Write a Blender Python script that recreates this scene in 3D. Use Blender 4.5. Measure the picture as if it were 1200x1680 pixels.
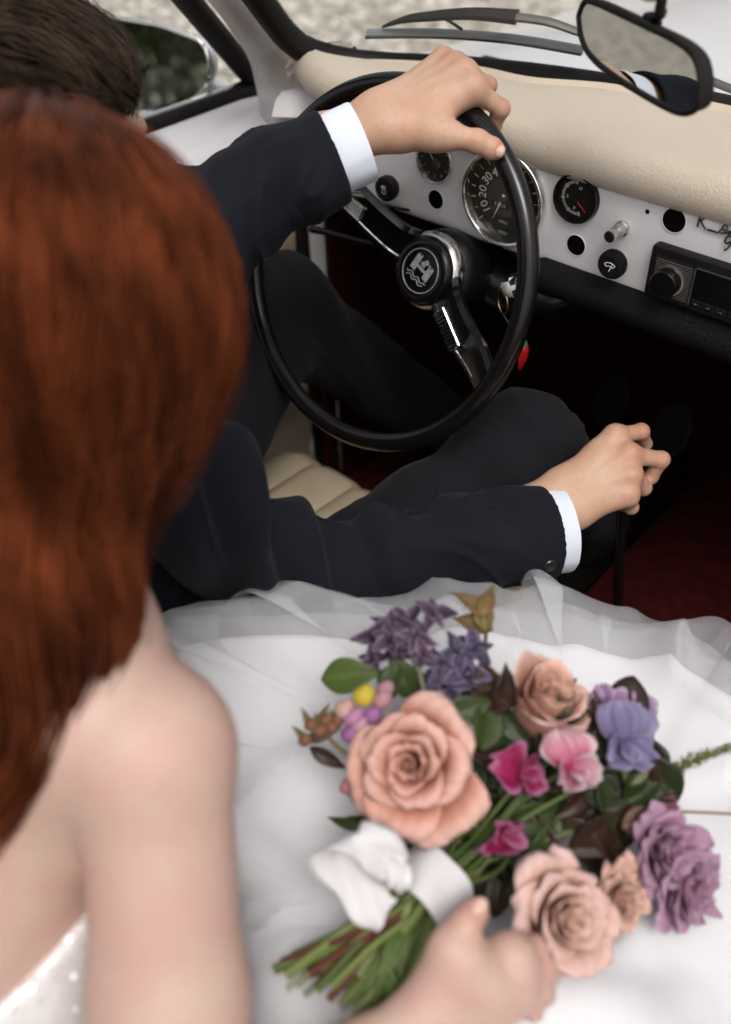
import bpy, math, random
import numpy as np
from math import sin, cos, pi, radians, degrees, atan2, sqrt
from mathutils import Vector, Matrix

for o in list(bpy.data.objects): bpy.data.objects.remove(o)
scene = bpy.context.scene
COL = scene.collection

# ------------------------------------------------------------------ camera
W, H, F = 1200.0, 1680.0, 1530.0
def camera_axes(pitch, yaw, roll):
    f = np.array([-sin(yaw)*cos(pitch), cos(yaw)*cos(pitch), -sin(pitch)])
    r = np.cross(f, [0, 0, 1]); r /= np.linalg.norm(r); u = np.cross(r, f)
    return r*cos(roll)+u*sin(roll), u*cos(roll)-r*sin(roll), f
AX = camera_axes(radians(42.07), radians(43.5), radians(-2.08))
CAM = np.array([.308, -.714, 1.354])
cam_data = bpy.data.cameras.new('camera'); cam = bpy.data.objects.new('camera', cam_data); COL.objects.link(cam)
cam_data.sensor_fit = 'VERTICAL'; cam_data.sensor_height = 36; cam_data.sensor_width = 36*W/H
cam_data.lens = F/H*36; cam_data.clip_start = .02; cam_data.clip_end = 600
m = Matrix.Identity(4)
for i in range(3):
    m[i][0], m[i][1], m[i][2], m[i][3] = AX[0][i], AX[1][i], -AX[2][i], CAM[i]
cam.matrix_world = m
cam_data.dof.use_dof = True; cam_data.dof.focus_distance = 1.0; cam_data.dof.aperture_fstop = 2.5
scene.camera = cam

# ------------------------------------------------------------------ sky, sun, exposure (soft overcast day)
SUN_EL, SUN_AZ = radians(60), radians(125)      # azimuth measured from +y towards +x
world = bpy.data.worlds.new('World'); scene.world = world; world.use_nodes = True
nt = world.node_tree; nt.nodes.clear()
sky = nt.nodes.new('ShaderNodeTexSky'); sky.sky_type = 'NISHITA'; sky.sun_disc = False
sky.sun_elevation = SUN_EL; sky.sun_rotation = SUN_AZ; sky.dust_density = 6; sky.air_density = 1.2; sky.ozone_density = 1
hs = nt.nodes.new('ShaderNodeHueSaturation'); hs.inputs['Saturation'].default_value = .28
bg = nt.nodes.new('ShaderNodeBackground'); bg.inputs['Strength'].default_value = .13
wo = nt.nodes.new('ShaderNodeOutputWorld')
nt.links.new(sky.outputs[0], hs.inputs['Color']); nt.links.new(hs.outputs[0], bg.inputs[0]); nt.links.new(bg.outputs[0], wo.inputs[0])
sd = bpy.data.lights.new('sun', 'SUN'); sd.energy = 1.0; sd.angle = radians(25); sd.color = (1, .955, .9)
sun = bpy.data.objects.new('sun', sd); COL.objects.link(sun)
sv = Vector((sin(SUN_AZ)*cos(SUN_EL), cos(SUN_AZ)*cos(SUN_EL), sin(SUN_EL)))
sun.rotation_euler = sv.to_track_quat('Z', 'Y').to_euler(); sun.location = (0, 0, 5)
vs = scene.view_settings; vs.view_transform = 'Standard'; vs.look = 'None'; vs.exposure = 0.45; vs.gamma = 1; vs.use_curve_mapping = False

# ------------------------------------------------------------------ pixel helpers: a direction from the photo, a distance from the thing it touches
def ray(px, py): return AX[2]+AX[0]*(px-600)/F+AX[1]*(840-py)/F
def at(px, py, d): return CAM+ray(px, py)*d
def hit(px, py, p, n):
    r = ray(px, py); n = np.array(n, float); return CAM+r*(((np.array(p)-CAM)@n)/(r@n))
def V(*a): return np.array(a, float)
def unit(v): v = np.asarray(v, float); return v/(np.linalg.norm(v)+1e-12)

# ------------------------------------------------------------------ materials
MATS = {}
def mat(name, color, rough=.5, metal=0, spec=.5, coat=0, sheen=0, sss=0, sssr=(.01, .004, .002), noise=None, bump=None, trans=0, alpha=1, wear=None, ior=1.45):
    """noise=(scale,color2,amount,detail)  bump=(scale,strength,kind)"""
    if name in MATS: return MATS[name]
    M = bpy.data.materials.new(name); M.use_nodes = True; t = M.node_tree; b = t.nodes['Principled BSDF']
    b.inputs['Base Color'].default_value = (*color, 1); b.inputs['Roughness'].default_value = rough
    b.inputs['Metallic'].default_value = metal; b.inputs['Specular IOR Level'].default_value = spec
    b.inputs['Coat Weight'].default_value = coat; b.inputs['Coat Roughness'].default_value = .08
    b.inputs['Sheen Weight'].default_value = sheen; b.inputs['IOR'].default_value = ior
    b.inputs['Transmission Weight'].default_value = trans; b.inputs['Alpha'].default_value = alpha
    if sss:
        b.inputs['Subsurface Weight'].default_value = sss; b.inputs['Subsurface Radius'].default_value = sssr; b.inputs['Subsurface Scale'].default_value = 1
    tc = t.nodes.new('ShaderNodeTexCoord')
    L = t.links.new
    if noise:
        sc, c2, amt = noise[:3]; det = noise[3] if len(noise) > 3 else 4
        n = t.nodes.new('ShaderNodeTexNoise'); n.inputs['Scale'].default_value = sc; n.inputs['Detail'].default_value = det; L(tc.outputs['Object'], n.inputs['Vector'])
        r = t.nodes.new('ShaderNodeMapRange'); r.inputs[1].default_value = .35; r.inputs[2].default_value = .68; r.inputs[4].default_value = amt; L(n.outputs['Fac'], r.inputs[0])
        x = t.nodes.new('ShaderNodeMix'); x.data_type = 'RGBA'; x.inputs['A'].default_value = (*color, 1); x.inputs['B'].default_value = (*c2, 1)
        L(r.outputs[0], x.inputs['Factor']); L(x.outputs['Result'], b.inputs['Base Color'])
    if wear:     # scuffs: (scale, roughness of scuffed spots)
        n = t.nodes.new('ShaderNodeTexNoise'); n.inputs['Scale'].default_value = wear[0]; n.inputs['Detail'].default_value = 6; L(tc.outputs['Object'], n.inputs['Vector'])
        r = t.nodes.new('ShaderNodeMapRange'); r.inputs[1].default_value = .4; r.inputs[2].default_value = .7; r.inputs[3].default_value = rough; r.inputs[4].default_value = wear[1]
        L(n.outputs['Fac'], r.inputs[0]); L(r.outputs[0], b.inputs['Roughness'])
    if bump:
        sc, st, kind = bump
        bp = t.nodes.new('ShaderNodeBump'); bp.inputs['Strength'].default_value = st; bp.inputs['Distance'].default_value = .002
        if kind == 'noise':
            n = t.nodes.new('ShaderNodeTexNoise'); n.inputs['Scale'].default_value = sc; n.inputs['Detail'].default_value = 5; L(tc.outputs['Object'], n.inputs['Vector']); src = n.outputs['Fac']
        elif kind == 'voronoi':
            n = t.nodes.new('ShaderNodeTexVoronoi'); n.inputs['Scale'].default_value = sc; n.feature = 'DISTANCE_TO_EDGE'; 
            w = t.nodes.new('ShaderNodeTexNoise'); w.inputs['Scale'].default_value = sc*.4; L(tc.outputs['Object'], w.inputs['Vector'])
            mx = t.nodes.new('ShaderNodeMix'); mx.data_type = 'RGBA'; mx.blend_type = 'ADD'; mx.inputs['Factor'].default_value = .02
            L(tc.outputs['Object'], mx.inputs['A']); L(w.outputs['Color'], mx.inputs['B']); L(mx.outputs['Result'], n.inputs['Vector'])
            q = t.nodes.new('ShaderNodeMapRange'); q.inputs[2].default_value = .25; L(n.outputs['Distance'], q.inputs[0]); src = q.outputs[0]
        elif kind == 'weave':
            n1 = t.nodes.new('ShaderNodeTexWave'); n1.inputs['Scale'].default_value = sc; n1.wave_type = 'BANDS'; n1.bands_direction = 'DIAGONAL'; L(tc.outputs['Object'], n1.inputs['Vector'])
            n2 = t.nodes.new('ShaderNodeTexNoise'); n2.inputs['Scale'].default_value = sc*2; L(tc.outputs['Object'], n2.inputs['Vector'])
            mm = t.nodes.new('ShaderNodeMath'); mm.operation = 'ADD'; L(n1.outputs['Fac'], mm.inputs[0]); L(n2.outputs['Fac'], mm.inputs[1]); src = mm.outputs[0]
        L(src, bp.inputs['Height']); L(bp.outputs[0], b.inputs['Normal'])
    MATS[name] = M
    return M

paint = mat('silver_white_paint', (.62, .60, .61), .32, 0, .5, coat=.5, noise=(5, (.56, .54, .54), .6), wear=(14, .42))
paint_in = mat('old_white_paint', (.78, .75, .755), .42, noise=(9, (.55, .53, .52), .55, 8), wear=(30, .6), bump=(60, .04, 'noise'))
pillar_paint = mat('stained_white_paint', (.60, .58, .58), .42, noise=(16, (.30, .22, .16), .55, 8), bump=(50, .12, 'noise'))
rubber = mat('black_rubber', (.006, .005, .0045), .6, spec=.22, noise=(30, (.016, .013, .011), .6), bump=(120, .12, 'noise'))
bakelite = mat('black_bakelite', (.005, .0042, .004), .13, spec=.42, wear=(22, .30), bump=(70, .03, 'noise'))
blackgloss = mat('black_gloss_steel', (.006, .005, .005), .2, spec=.4, wear=(18, .45))
blackmatte = mat('black_matte', (.006, .005, .005), .55, spec=.3)
holeblack = mat('hole_shade', (.004, .003, .003), .9, spec=0)  # near-black colour that stands in for the shade inside dash openings
chrome = mat('chrome', (.80, .79, .78), .09, 1, wear=(40, .3))
worn_chrome = mat('worn_chrome', (.62, .60, .57), .22, 1, wear=(60, .45))
alu = mat('brushed_aluminium', (.55, .55, .56), .35, 1)
vinyl = mat('cream_vinyl', (.57, .485, .385), .42, spec=.4, noise=(4, (.62, .53, .425), .6), bump=(300, .38, 'voronoi'))
vinyl_s = mat('cream_seat_vinyl', (.42, .345, .25), .4, spec=.4, noise=(7, (.34, .275, .195), .6), bump=(260, .3, 'voronoi'))
thread = mat('dark_thread', (.05, .035, .025), .8)
carpet = mat('dark_red_carpet', (.105, .012, .0115), .95, spec=.1, noise=(60, (.05, .006, .006), .8), bump=(330, 1.0, 'weave'))
padblack = mat('black_vinyl_pad', (.005, .0045, .0045), .5, spec=.2, bump=(420, .5, 'voronoi'))
dialblack = mat('dial_black', (.010, .009, .008), .5)
dialgrey = mat('dial_grey', (.05, .045, .042), .45)
dialmid = mat('dial_olive', (.022, .020, .017), .5)
whiteprint = mat('white_print', (.62, .60, .55), .6)
greyprint = mat('grey_print', (.36, .35, .33), .6)
orangeprint = mat('orange_print', (.55, .27, .05), .6)
redprint = mat('red_needle', (.5, .03, .02), .45)
creamneedle = mat('cream_needle', (.72, .68, .48), .4)
mirror = mat('mirror_glass', (.62, .63, .62), .015, 1)

def glass_mat(name, tint=(.97, .98, .975), gloss=.03):
    M = bpy.data.materials.new(name); M.use_nodes = True; t = M.node_tree; t.nodes.clear()
    o = t.nodes.new('ShaderNodeOutputMaterial'); a = t.nodes.new('ShaderNodeBsdfTransparent'); a.inputs[0].default_value = (*tint, 1)
    g = t.nodes.new('ShaderNodeBsdfGlossy'); g.inputs['Roughness'].default_value = .01
    lw = t.nodes.new('ShaderNodeLayerWeight'); lw.inputs[0].default_value = .5
    pw = t.nodes.new('ShaderNodeMath'); pw.operation = 'POWER'; pw.inputs[1].default_value = 4; t.links.new(lw.outputs['Facing'], pw.inputs[0])
    fr = t.nodes.new('ShaderNodeMath'); fr.operation = 'MULTIPLY_ADD'; fr.inputs[1].default_value = .5; fr.inputs[2].default_value = gloss; t.links.new(pw.outputs[0], fr.inputs[0])
    x = t.nodes.new('ShaderNodeMixShader'); t.links.new(fr.outputs[0], x.inputs[0]); t.links.new(a.outputs[0], x.inputs[1]); t.links.new(g.outputs[0], x.inputs[2]); t.links.new(x.outputs[0], o.inputs[0])
    MATS[name] = M; return M
glass = glass_mat('window_glass')
lens_glass = glass_mat('gauge_glass', (.95, .95, .94))

# ------------------------------------------------------------------ objects
def link(o, parent=None):
    COL.objects.link(o)
    if parent is not None:
        o.parent = parent
        bpy_loc = WORLD_LOC.get(parent.name, Vector((0, 0, 0)))
        o.matrix_parent_inverse = Matrix.Translation(-bpy_loc)
    return o
WORLD_LOC = {}
def tag(o, label=None, category=None, group=None, kind=None):
    if label: o['label'] = label
    if category: o['category'] = category
    if group: o['group'] = group
    if kind: o['kind'] = kind
    return o
def empty(name, loc, parent=None):
    o = bpy.data.objects.new(name, None); o.empty_display_size = .05
    COL.objects.link(o)
    if parent is not None:
        o.parent = parent; o.matrix_parent_inverse = Matrix.Translation(-WORLD_LOC.get(parent.name, Vector((0, 0, 0))))
    o.location = loc; WORLD_LOC[o.name] = Vector(loc); return o
def mesh_obj(name, verts, faces, material, parent=None, smooth=True, mats=None, fmat=None):
    me = bpy.data.meshes.new(name)
    verts = np.asarray(verts, dtype=np.float32)
    if isinstance(faces, np.ndarray):
        n = len(faces); k = faces.shape[1]
        me.vertices.add(len(verts)); me.vertices.foreach_set('co', verts.ravel())
        me.loops.add(n*k); me.loops.foreach_set('vertex_index', faces.astype(np.int32).ravel())
        me.polygons.add(n); me.polygons.foreach_set('loop_start', np.arange(0, n*k, k, dtype=np.int32)); me.polygons.foreach_set('loop_total', np.full(n, k, dtype=np.int32))
        me.update(calc_edges=True)
    else:
        me.from_pydata([tuple(map(float, v)) for v in verts], [], [tuple(f) for f in faces])
    if mats:
        for x in mats: me.materials.append(x)
    else: me.materials.append(material)
    me.polygons.foreach_set('use_smooth', np.full(len(me.polygons), smooth, dtype=bool))
    if fmat is not None: me.polygons.foreach_set('material_index', np.asarray(fmat, dtype=np.int32))
    me.validate(); me.update()
    o = bpy.data.objects.new(name, me); link(o, parent)
    return o
def sharp(o, ang=35):
    me = o.data
    try: me.set_sharp_from_angle(angle=radians(ang))
    except Exception: pass
    return o
def bevel(o, w=.002, seg=2):
    b = o.modifiers.new('bevel', 'BEVEL'); b.width = w; b.segments = seg; b.limit_method = 'ANGLE'; b.angle_limit = radians(40)
    return o

def frame_from(axis):
    a = unit(axis); h = V(0, 0, 1) if abs(a[2]) < .9 else V(1, 0, 0)
    u = unit(np.cross(h, a)); return u, np.cross(a, u), a

class MB:
    def __init__(s): s.v = []; s.f = []
    def add(s, verts, faces):
        n = len(s.v); s.v += [tuple(map(float, p)) for p in verts]; s.f += [tuple(i+n for i in q) for q in faces]; return s
    def grid(s, P, closeu=False, closev=False, flip=False):
        P = np.asarray(P, float); a, b = P.shape[:2]; fs = []
        for i in range(a if closeu else a-1):
            for j in range(b if closev else b-1):
                q = [i*b+j, ((i+1) % a)*b+j, ((i+1) % a)*b+(j+1) % b, i*b+(j+1) % b]
                fs.append(q[::-1] if flip else q)
        return s.add(P.reshape(-1, 3), fs)
    def box(s, c, size, R=None):
        c = np.array(c, float); h = np.array(size, float)/2; R = np.eye(3) if R is None else np.asarray(R)   # rows = axes
        vs = [c+(R[0]*x*h[0]+R[1]*y*h[1]+R[2]*z*h[2]) for x in (-1, 1) for y in (-1, 1) for z in (-1, 1)]
        return s.add(vs, [(0, 1, 3, 2), (4, 6, 7, 5), (0, 4, 5, 1), (2, 3, 7, 6), (0, 2, 6, 4), (1, 5, 7, 3)])
    def tube(s, path, rad, n=12, caps=True, up=None, flat=1.0):
        path = [np.array(p, float) for p in path]; m_ = len(path)
        rad = [rad]*m_ if np.isscalar(rad) else rad
        u = None; rings = []
        for i, p in enumerate(path):
            t = unit((path[min(i+1, m_-1)]-path[max(i-1, 0)]))
            if u is None:
                u = np.array(up, float) if up is not None else frame_from(t)[0]
            u = unit(u-t*(u@t)); w = np.cross(t, u)
            rings.append([p+rad[i]*(cos(a)*u+sin(a)*w*flat) for a in np.linspace(0, 2*pi, n, endpoint=False)])
        s.grid(rings, closev=True)
        if caps:
            k = len(s.v); s.f.append(tuple(k-n+j for j in range(n))); s.f.append(tuple(k-n*m_+j for j in range(n-1, -1, -1)))
        return s
    def lathe(s, prof, o, axis, n=40, a0=0, cap=True):
        u, w, a = frame_from(axis); o = np.array(o, float)
        P = [[o+a*h+r*(cos(t)*u+sin(t)*w) for t in np.linspace(0, 2*pi, n, endpoint=False)] for r, h in prof]
        s.grid(P, closev=True)
        k = len(s.v)
        if cap and prof[-1][0] > 1e-6: s.f.append(tuple(k-n+j for j in range(n)))
        return s
    def torus(s, c, u, w, R, r, n=80, mseg=12, a0=0, a1=2*pi):
        c = np.array(c, float); u = np.array(u, float); w = np.array(w, float); ax = np.cross(u, w); full = abs(a1-a0-2*pi) < 1e-6
        ths = np.linspace(a0, a1, n, endpoint=not full)
        P = [[c+(cos(t)*u+sin(t)*w)*(R+r*cos(q))+ax*r*sin(q) for q in np.linspace(0, 2*pi, mseg, endpoint=False)] for t in ths]
        return s.grid(P, closeu=full, closev=True)
    def prism(s, outline, thick, n):
        """closed outline (3D points), extruded by thick along n"""
        A = [np.array(p, float) for p in outline]; n = unit(n)*thick; k = len(A)
        return s.add(A+[p+n for p in A], [tuple(range(k))[::-1], tuple(range(k, 2*k))]+[(i, (i+1) % k, k+(i+1) % k, k+i) for i in range(k)])
    def build(s, name, material, parent=None, smooth=True, ang=40):
        o = mesh_obj(name, s.v, s.f, material, parent, smooth)
        me = o.data
        import bmesh
        bm = bmesh.new(); bm.from_mesh(me); bmesh.ops.recalc_face_normals(bm, faces=bm.faces); bm.to_mesh(me); bm.free()
        if smooth: sharp(o, ang)
        return o

def spline(pts, n):
    """Catmull-Rom through pts"""
    P = np.array(pts, float); k = len(P); out = []
    for t in np.linspace(0, k-1-1e-9, n):
        i = int(t); f = t-i
        p0, p1, p2, p3 = P[max(i-1, 0)], P[i], P[min(i+1, k-1)], P[min(i+2, k-1)]
        out.append(.5*((2*p1)+(-p0+p2)*f+(2*p0-5*p1+4*p2-p3)*f*f+(-p0+3*p1-3*p2+p3)*f**3))
    return np.array(out)
def round_poly(pts, r, n=6):
    """round the corners of a closed 2D/3D polygon"""
    P = [np.array(p, float) for p in pts]; out = []
    for i, p in enumerate(P):
        a, b = P[i-1], P[(i+1) % len(P)]
        rr = r[i] if isinstance(r, (list, tuple)) else r
        da, db = unit(a-p), unit(b-p); la = min(rr, np.linalg.norm(a-p)*.49); lb = min(rr, np.linalg.norm(b-p)*.49)
        for t in np.linspace(0, 1, n):
            out.append((1-t)**2*(p+da*la)+2*t*(1-t)*p+t*t*(p+db*lb))
    return out
def text_mesh(s, body, o, right, up, size, material, name, parent, extrude=.0002, shear=0):
    cu = bpy.data.curves.new('t', 'FONT'); cu.body = body; cu.size = 1; cu.align_x = 'CENTER'; cu.align_y = 'CENTER'; cu.extrude = extrude/size; cu.shear = shear; cu.resolution_u = 3
    ob = bpy.data.objects.new('t', cu); COL.objects.link(ob)
    dg = bpy.context.evaluated_depsgraph_get(); me = bpy.data.meshes.new_from_object(ob.evaluated_get(dg))
    co = np.empty(len(me.vertices)*3); me.vertices.foreach_get('co', co); co = co.reshape(-1, 3)*size
    right = unit(right); up = unit(up); nn = np.cross(right, up)
    P = np.array(o)+co[:, :1]*right+co[:, 1:2]*up+co[:, 2:]*nn
    fs = [tuple(p.vertices) for p in me.polygons]
    bpy.data.objects.remove(ob); bpy.data.meshes.remove(me); bpy.data.curves.remove(cu)
    if s is None: return mesh_obj(name, P, fs, material, parent, False)
    s.add(P, fs); return s

# ------------------------------------------------------------------ noise and signed-distance modelling
_rs = np.random.RandomState(7); _perm = _rs.rand(64, 64, 64).astype(np.float32)
def vnoise(p):
    p = np.asarray(p, float); i = np.floor(p).astype(int); f = p-i; f = f*f*(3-2*f); r = 0
    for dx in (0, 1):
        for dy in (0, 1):
            for dz in (0, 1):
                w = (f[..., 0] if dx else 1-f[..., 0])*(f[..., 1] if dy else 1-f[..., 1])*(f[..., 2] if dz else 1-f[..., 2])
                r = r+w*_perm[(i[..., 0]+dx) % 64, (i[..., 1]+dy) % 64, (i[..., 2]+dz) % 64]
    return r
def fbm(p, oct=3):
    r = 0; a = .5
    for k in range(oct): r = r+a*(vnoise(np.asarray(p)*2**k+k*17.3)-.5); a *= .5
    return r*2
def cone(a, b, ra, rb, k=.01): return ('cone', np.array(a, float), np.array(b, float), ra, rb, k)
def ell(c, r, M=None, k=.01): return ('ell', np.array(c, float), np.array(r, float), np.eye(3) if M is None else np.asarray(M), k)
def cut(p, n): return ('cut', np.array(p, float), unit(n))
def sub(a, b, ra, rb, k=.001): return ('sub', np.array(a, float), np.array(b, float), ra, rb, k)
def d_cone(P, a, b, ra, rb):
    ab = b-a; t = np.clip(((P-a)@ab)/(ab@ab+1e-12), 0, 1)
    return np.sqrt(((P-a-t[..., None]*ab)**2).sum(-1))-(ra+(rb-ra)*t)
def d_ell(P, c, r, M):
    q = (P-c)@M.T; k0 = np.sqrt(((q/r)**2).sum(-1)); k1 = np.sqrt(((q/(r*r))**2).sum(-1))+1e-9
    return k0*(k0-1)/k1
def smin(a, b, k):
    h = np.maximum(k-np.abs(a-b), 0)/k; return np.minimum(a, b)-h*h*k*.25
def sdf_points(ops, P):
    D = np.full(P.shape[:-1], 1.0)
    for o in ops:
        if o[0] == 'cone': D = smin(D, d_cone(P, *o[1:5]), o[5])
        elif o[0] == 'ell': D = smin(D, d_ell(P, *o[1:4]), o[4])
        elif o[0] == 'sub': D = -smin(-D, d_cone(P, *o[1:5]), o[5])
        elif o[0] == 'cut': D = np.maximum(D, (P-o[1])@o[2])
    return D
def sdf_mesh(ops, h):
    lo = np.full(3, 1e9); hi = -lo
    for o in ops:
        if o[0] == 'cone':
            r = max(o[3], o[4]); lo = np.minimum(lo, np.minimum(o[1], o[2])-r); hi = np.maximum(hi, np.maximum(o[1], o[2])+r)
        elif o[0] == 'ell': r = o[2].max(); lo = np.minimum(lo, o[1]-r); hi = np.maximum(hi, o[1]+r)
    lo -= 4*h; hi += 4*h; n = np.ceil((hi-lo)/h).astype(int)+1
    D = np.full(n, .05, np.float32); ax = [lo[i]+h*np.arange(n[i]) for i in range(3)]
    def region(l, hgh):
        a = np.clip(np.floor((l-lo)/h).astype(int), 0, n); b = np.clip(np.ceil((hgh-lo)/h).astype(int)+1, 0, n); return tuple(slice(a[i], b[i]) for i in range(3))
    for o in ops:
        if o[0] in ('cone', 'sub'):
            r = max(o[3], o[4])+o[5]+3*h; sl = region(np.minimum(o[1], o[2])-r, np.maximum(o[1], o[2])+r)
        elif o[0] == 'ell': r = o[2].max()+o[4]+3*h; sl = region(o[1]-r, o[1]+r)
        else: sl = (slice(None),)*3
        P = np.stack(np.meshgrid(ax[0][sl[0]], ax[1][sl[1]], ax[2][sl[2]], indexing='ij'), -1)
        if P.size == 0: continue
        if o[0] == 'cone': D[sl] = smin(D[sl], d_cone(P, *o[1:5]), o[5])
        elif o[0] == 'ell': D[sl] = smin(D[sl], d_ell(P, *o[1:4]), o[4])
        elif o[0] == 'sub': D[sl] = -smin(-D[sl], d_cone(P, *o[1:5]), o[5])
        else: D[sl] = np.maximum(D[sl], (P-o[1])@o[2])
    S = D < 0
    c = [S[i:n[0]-1+i, j:n[1]-1+j, k:n[2]-1+k] for i in (0, 1) for j in (0, 1) for k in (0, 1)]
    cnt = sum(x.astype(np.int8) for x in c); act = (cnt > 0) & (cnt < 8)
    ids = np.argwhere(act); num = np.full(act.shape, -1, np.int64); num[act] = np.arange(len(ids))
    vals = {(i, j, k): D[ids[:, 0]+i, ids[:, 1]+j, ids[:, 2]+k] for i in (0, 1) for j in (0, 1) for k in (0, 1)}
    acc = np.zeros((len(ids), 3)); cn = np.zeros(len(ids))
    for A in vals:
        for x in range(3):
            if A[x]: continue
            B = list(A); B[x] = 1; B = tuple(B); a, b = vals[A], vals[B]; msk = (a < 0) != (b < 0)
            t = np.where(msk, a/(a-b+1e-12), 0); p = np.tile(np.array(A, float), (len(ids), 1)); p[:, x] += t
            acc[msk] += p[msk]; cn[msk] += 1
    verts = lo+h*(ids+acc/cn[:, None]); faces = []
    for x in range(3):
        y, z = (x+1) % 3, (x+2) % 3
        sa = [slice(None)]*3; sb = [slice(None)]*3; sa[x] = slice(0, n[x]-1); sb[x] = slice(1, n[x])
        e = np.argwhere(S[tuple(sa)] != S[tuple(sb)]); sgn = S[tuple(sa)][tuple(e.T)]
        dy = np.zeros(3, int); dy[y] = 1; dz = np.zeros(3, int); dz[z] = 1
        ok = (e[:, y] > 0) & (e[:, z] > 0) & (e[:, y] < n[y]-1) & (e[:, z] < n[z]-1); e = e[ok]; sgn = sgn[ok]
        q = np.stack([num[tuple((e-dy-dz).T)], num[tuple((e-dz).T)], num[tuple(e.T)], num[tuple((e-dy).T)]], 1)
        q[~sgn] = q[~sgn][:, ::-1]; faces.append(q)
    return verts, np.concatenate(faces)
def mesh_normals(v, f):
    n = np.cross(v[f[:, 2]]-v[f[:, 0]], v[f[:, 3]]-v[f[:, 1]]); N = np.zeros_like(v)
    for k in range(4): np.add.at(N, f[:, k], n)
    return N/(np.linalg.norm(N, axis=1, keepdims=True)+1e-12)
def relax(v, f, it=2, lam=.5):
    for _ in range(it):
        s = np.zeros_like(v); c = np.zeros(len(v))
        for a, b in ((0, 1), (1, 2), (2, 3), (3, 0)):
            np.add.at(s, f[:, a], v[f[:, b]]); np.add.at(s, f[:, b], v[f[:, a]]); np.add.at(c, f[:, a], 1); np.add.at(c, f[:, b], 1)
        v = v+lam*(s/c[:, None]-v)
    return v
def join(parts):
    vs, fs, n = [], [], 0
    for v, f in parts: vs.append(v); fs.append(f+n); n += len(v)
    return np.concatenate(vs), np.concatenate(fs)
# ================================================================== SETTING
rng = np.random.RandomState(3); random.seed(5)
gravel_m = mat('gravel_ground', (.16, .145, .12), .95, spec=.1, noise=(14, (.46, .42, .36), 1., 10), bump=(30, 1.0, 'noise'))
stone_m = mat('gravel_stone', (.17, .155, .13), .9, noise=(2.2, (.54, .50, .44), 1., 8))
g = MB(); g.grid([[(x, y, 0) for y in np.linspace(-120, 120, 13)] for x in np.linspace(-120, 120, 13)])
tag(g.build('ground', gravel_m), kind='structure')
def pebbles(n, x0, x1, y0, y1, s0, s1):
    octa = np.array([(1, 0, 0), (-1, 0, 0), (0, 1, 0), (0, -1, 0), (0, 0, 1), (0, 0, -1)], float)
    tri = np.array([(0, 2, 4), (2, 1, 4), (1, 3, 4), (3, 0, 4), (2, 0, 5), (1, 2, 5), (3, 1, 5), (0, 3, 5)])
    c = np.stack([rng.uniform(x0, x1, n), rng.uniform(y0, y1, n), np.zeros(n)], 1)
    s = s0+(s1-s0)*rng.rand(n)**3; a = rng.rand(n)*6.28
    P = octa[None]*(s[:, None, None])*np.array([1, 1, .6])*(1+.35*(rng.rand(n, 6, 1)-.5))
    ca, sa = np.cos(a)[:, None], np.sin(a)[:, None]
    Q = np.stack([P[..., 0]*ca-P[..., 1]*sa, P[..., 0]*sa+P[..., 1]*ca, P[..., 2]], -1)+c[:, None]
    Q[..., 2] += s[:, None]*.25
    return Q.reshape(-1, 3), (tri[None]+6*np.arange(n)[:, None, None]).reshape(-1, 3)
_g = stone_m.node_tree; _x = _g.nodes.new('ShaderNodeMix'); _x.data_type = 'RGBA'; _x.inputs['A'].default_value = (.15, .135, .112, 1); _x.inputs['B'].default_value = (.62, .58, .51, 1); _n = _g.nodes.new('ShaderNodeNewGeometry')
_g.links.new(_n.outputs['Random Per Island'], _x.inputs['Factor']); _g.links.new(_x.outputs['Result'], _g.nodes['Principled BSDF'].inputs['Base Color'])
pv, pf = pebbles(120000, -9, -1.0, -1.0, 11, .009, .034)
o = mesh_obj('gravel', pv, pf, stone_m, None, False); tag(o, 'pale loose gravel covering the ground around the car', 'gravel', kind='stuff')

leafm = mat('hedge_leaf', (.075, .105, .035), .55, noise=(1.3, (.16, .20, .065), .9), spec=.3)
def leaf_cloud(n, fn, size, seed):
    r = np.random.RandomState(seed); c = fn(r, n); a = r.normal(size=(n, 3)); a /= np.linalg.norm(a, axis=1)[:, None]
    b = np.cross(a, r.normal(size=(n, 3))); b /= np.linalg.norm(b, axis=1)[:, None]; s = size*(.6+.8*r.rand(n, 1)); q = np.cross(a, b)
    P = np.stack([c-a*s, c+b*s*.5+q*s*.15, c+a*s, c-b*s*.5+q*s*.15], 1); return P.reshape(-1, 3), np.arange(4*n).reshape(-1, 4)
hedge = empty('hedge', (-4.2, -7.0, 0)); tag(hedge, 'dense green hedge behind the car, seen in the door mirror', 'hedge')
def hedge_fn(r, n):
    x = r.uniform(-8.6, -.2, n); z = r.rand(n)**.8*2.6
    return np.stack([x, -6.6-.9*r.rand(n)+.25*np.sin(x*2.3)+.2*np.sin(z*3+x), z+.25*np.sin(x*1.7)*(z/2.6)], 1)
lv, lf = leaf_cloud(26000, hedge_fn, .06, 2)
tag(mesh_obj('foliage', lv, lf, leafm, hedge, False), kind='stuff')
sm = MB()
for i in range(16):
    x = -8.3+i*.52+rng.uniform(-.1, .1); y = -7.15+rng.uniform(-.1, .1)
    sm = MB(); sm.tube(spline([(x, y, 0), (x+rng.uniform(-.1, .1), y, .9), (x+rng.uniform(-.2, .2), y, 2.1)], 7), [.03, .028, .025, .022, .018, .012, .006], 7)
    sm.build('stem', mat('hedge_wood', (.06, .045, .03), .9), hedge)

# ================================================================== CAR
car = empty('convertible_car', (0, .2, 0)); tag(car, 'vintage silver white convertible car with cream dash pad and black steering wheel', 'car')
YD = .15
def dash(px, py, off=0): return hit(px, py, (0, YD-off, 0), (0, 1, 0))
NY = V(0, -1, 0)

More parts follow.
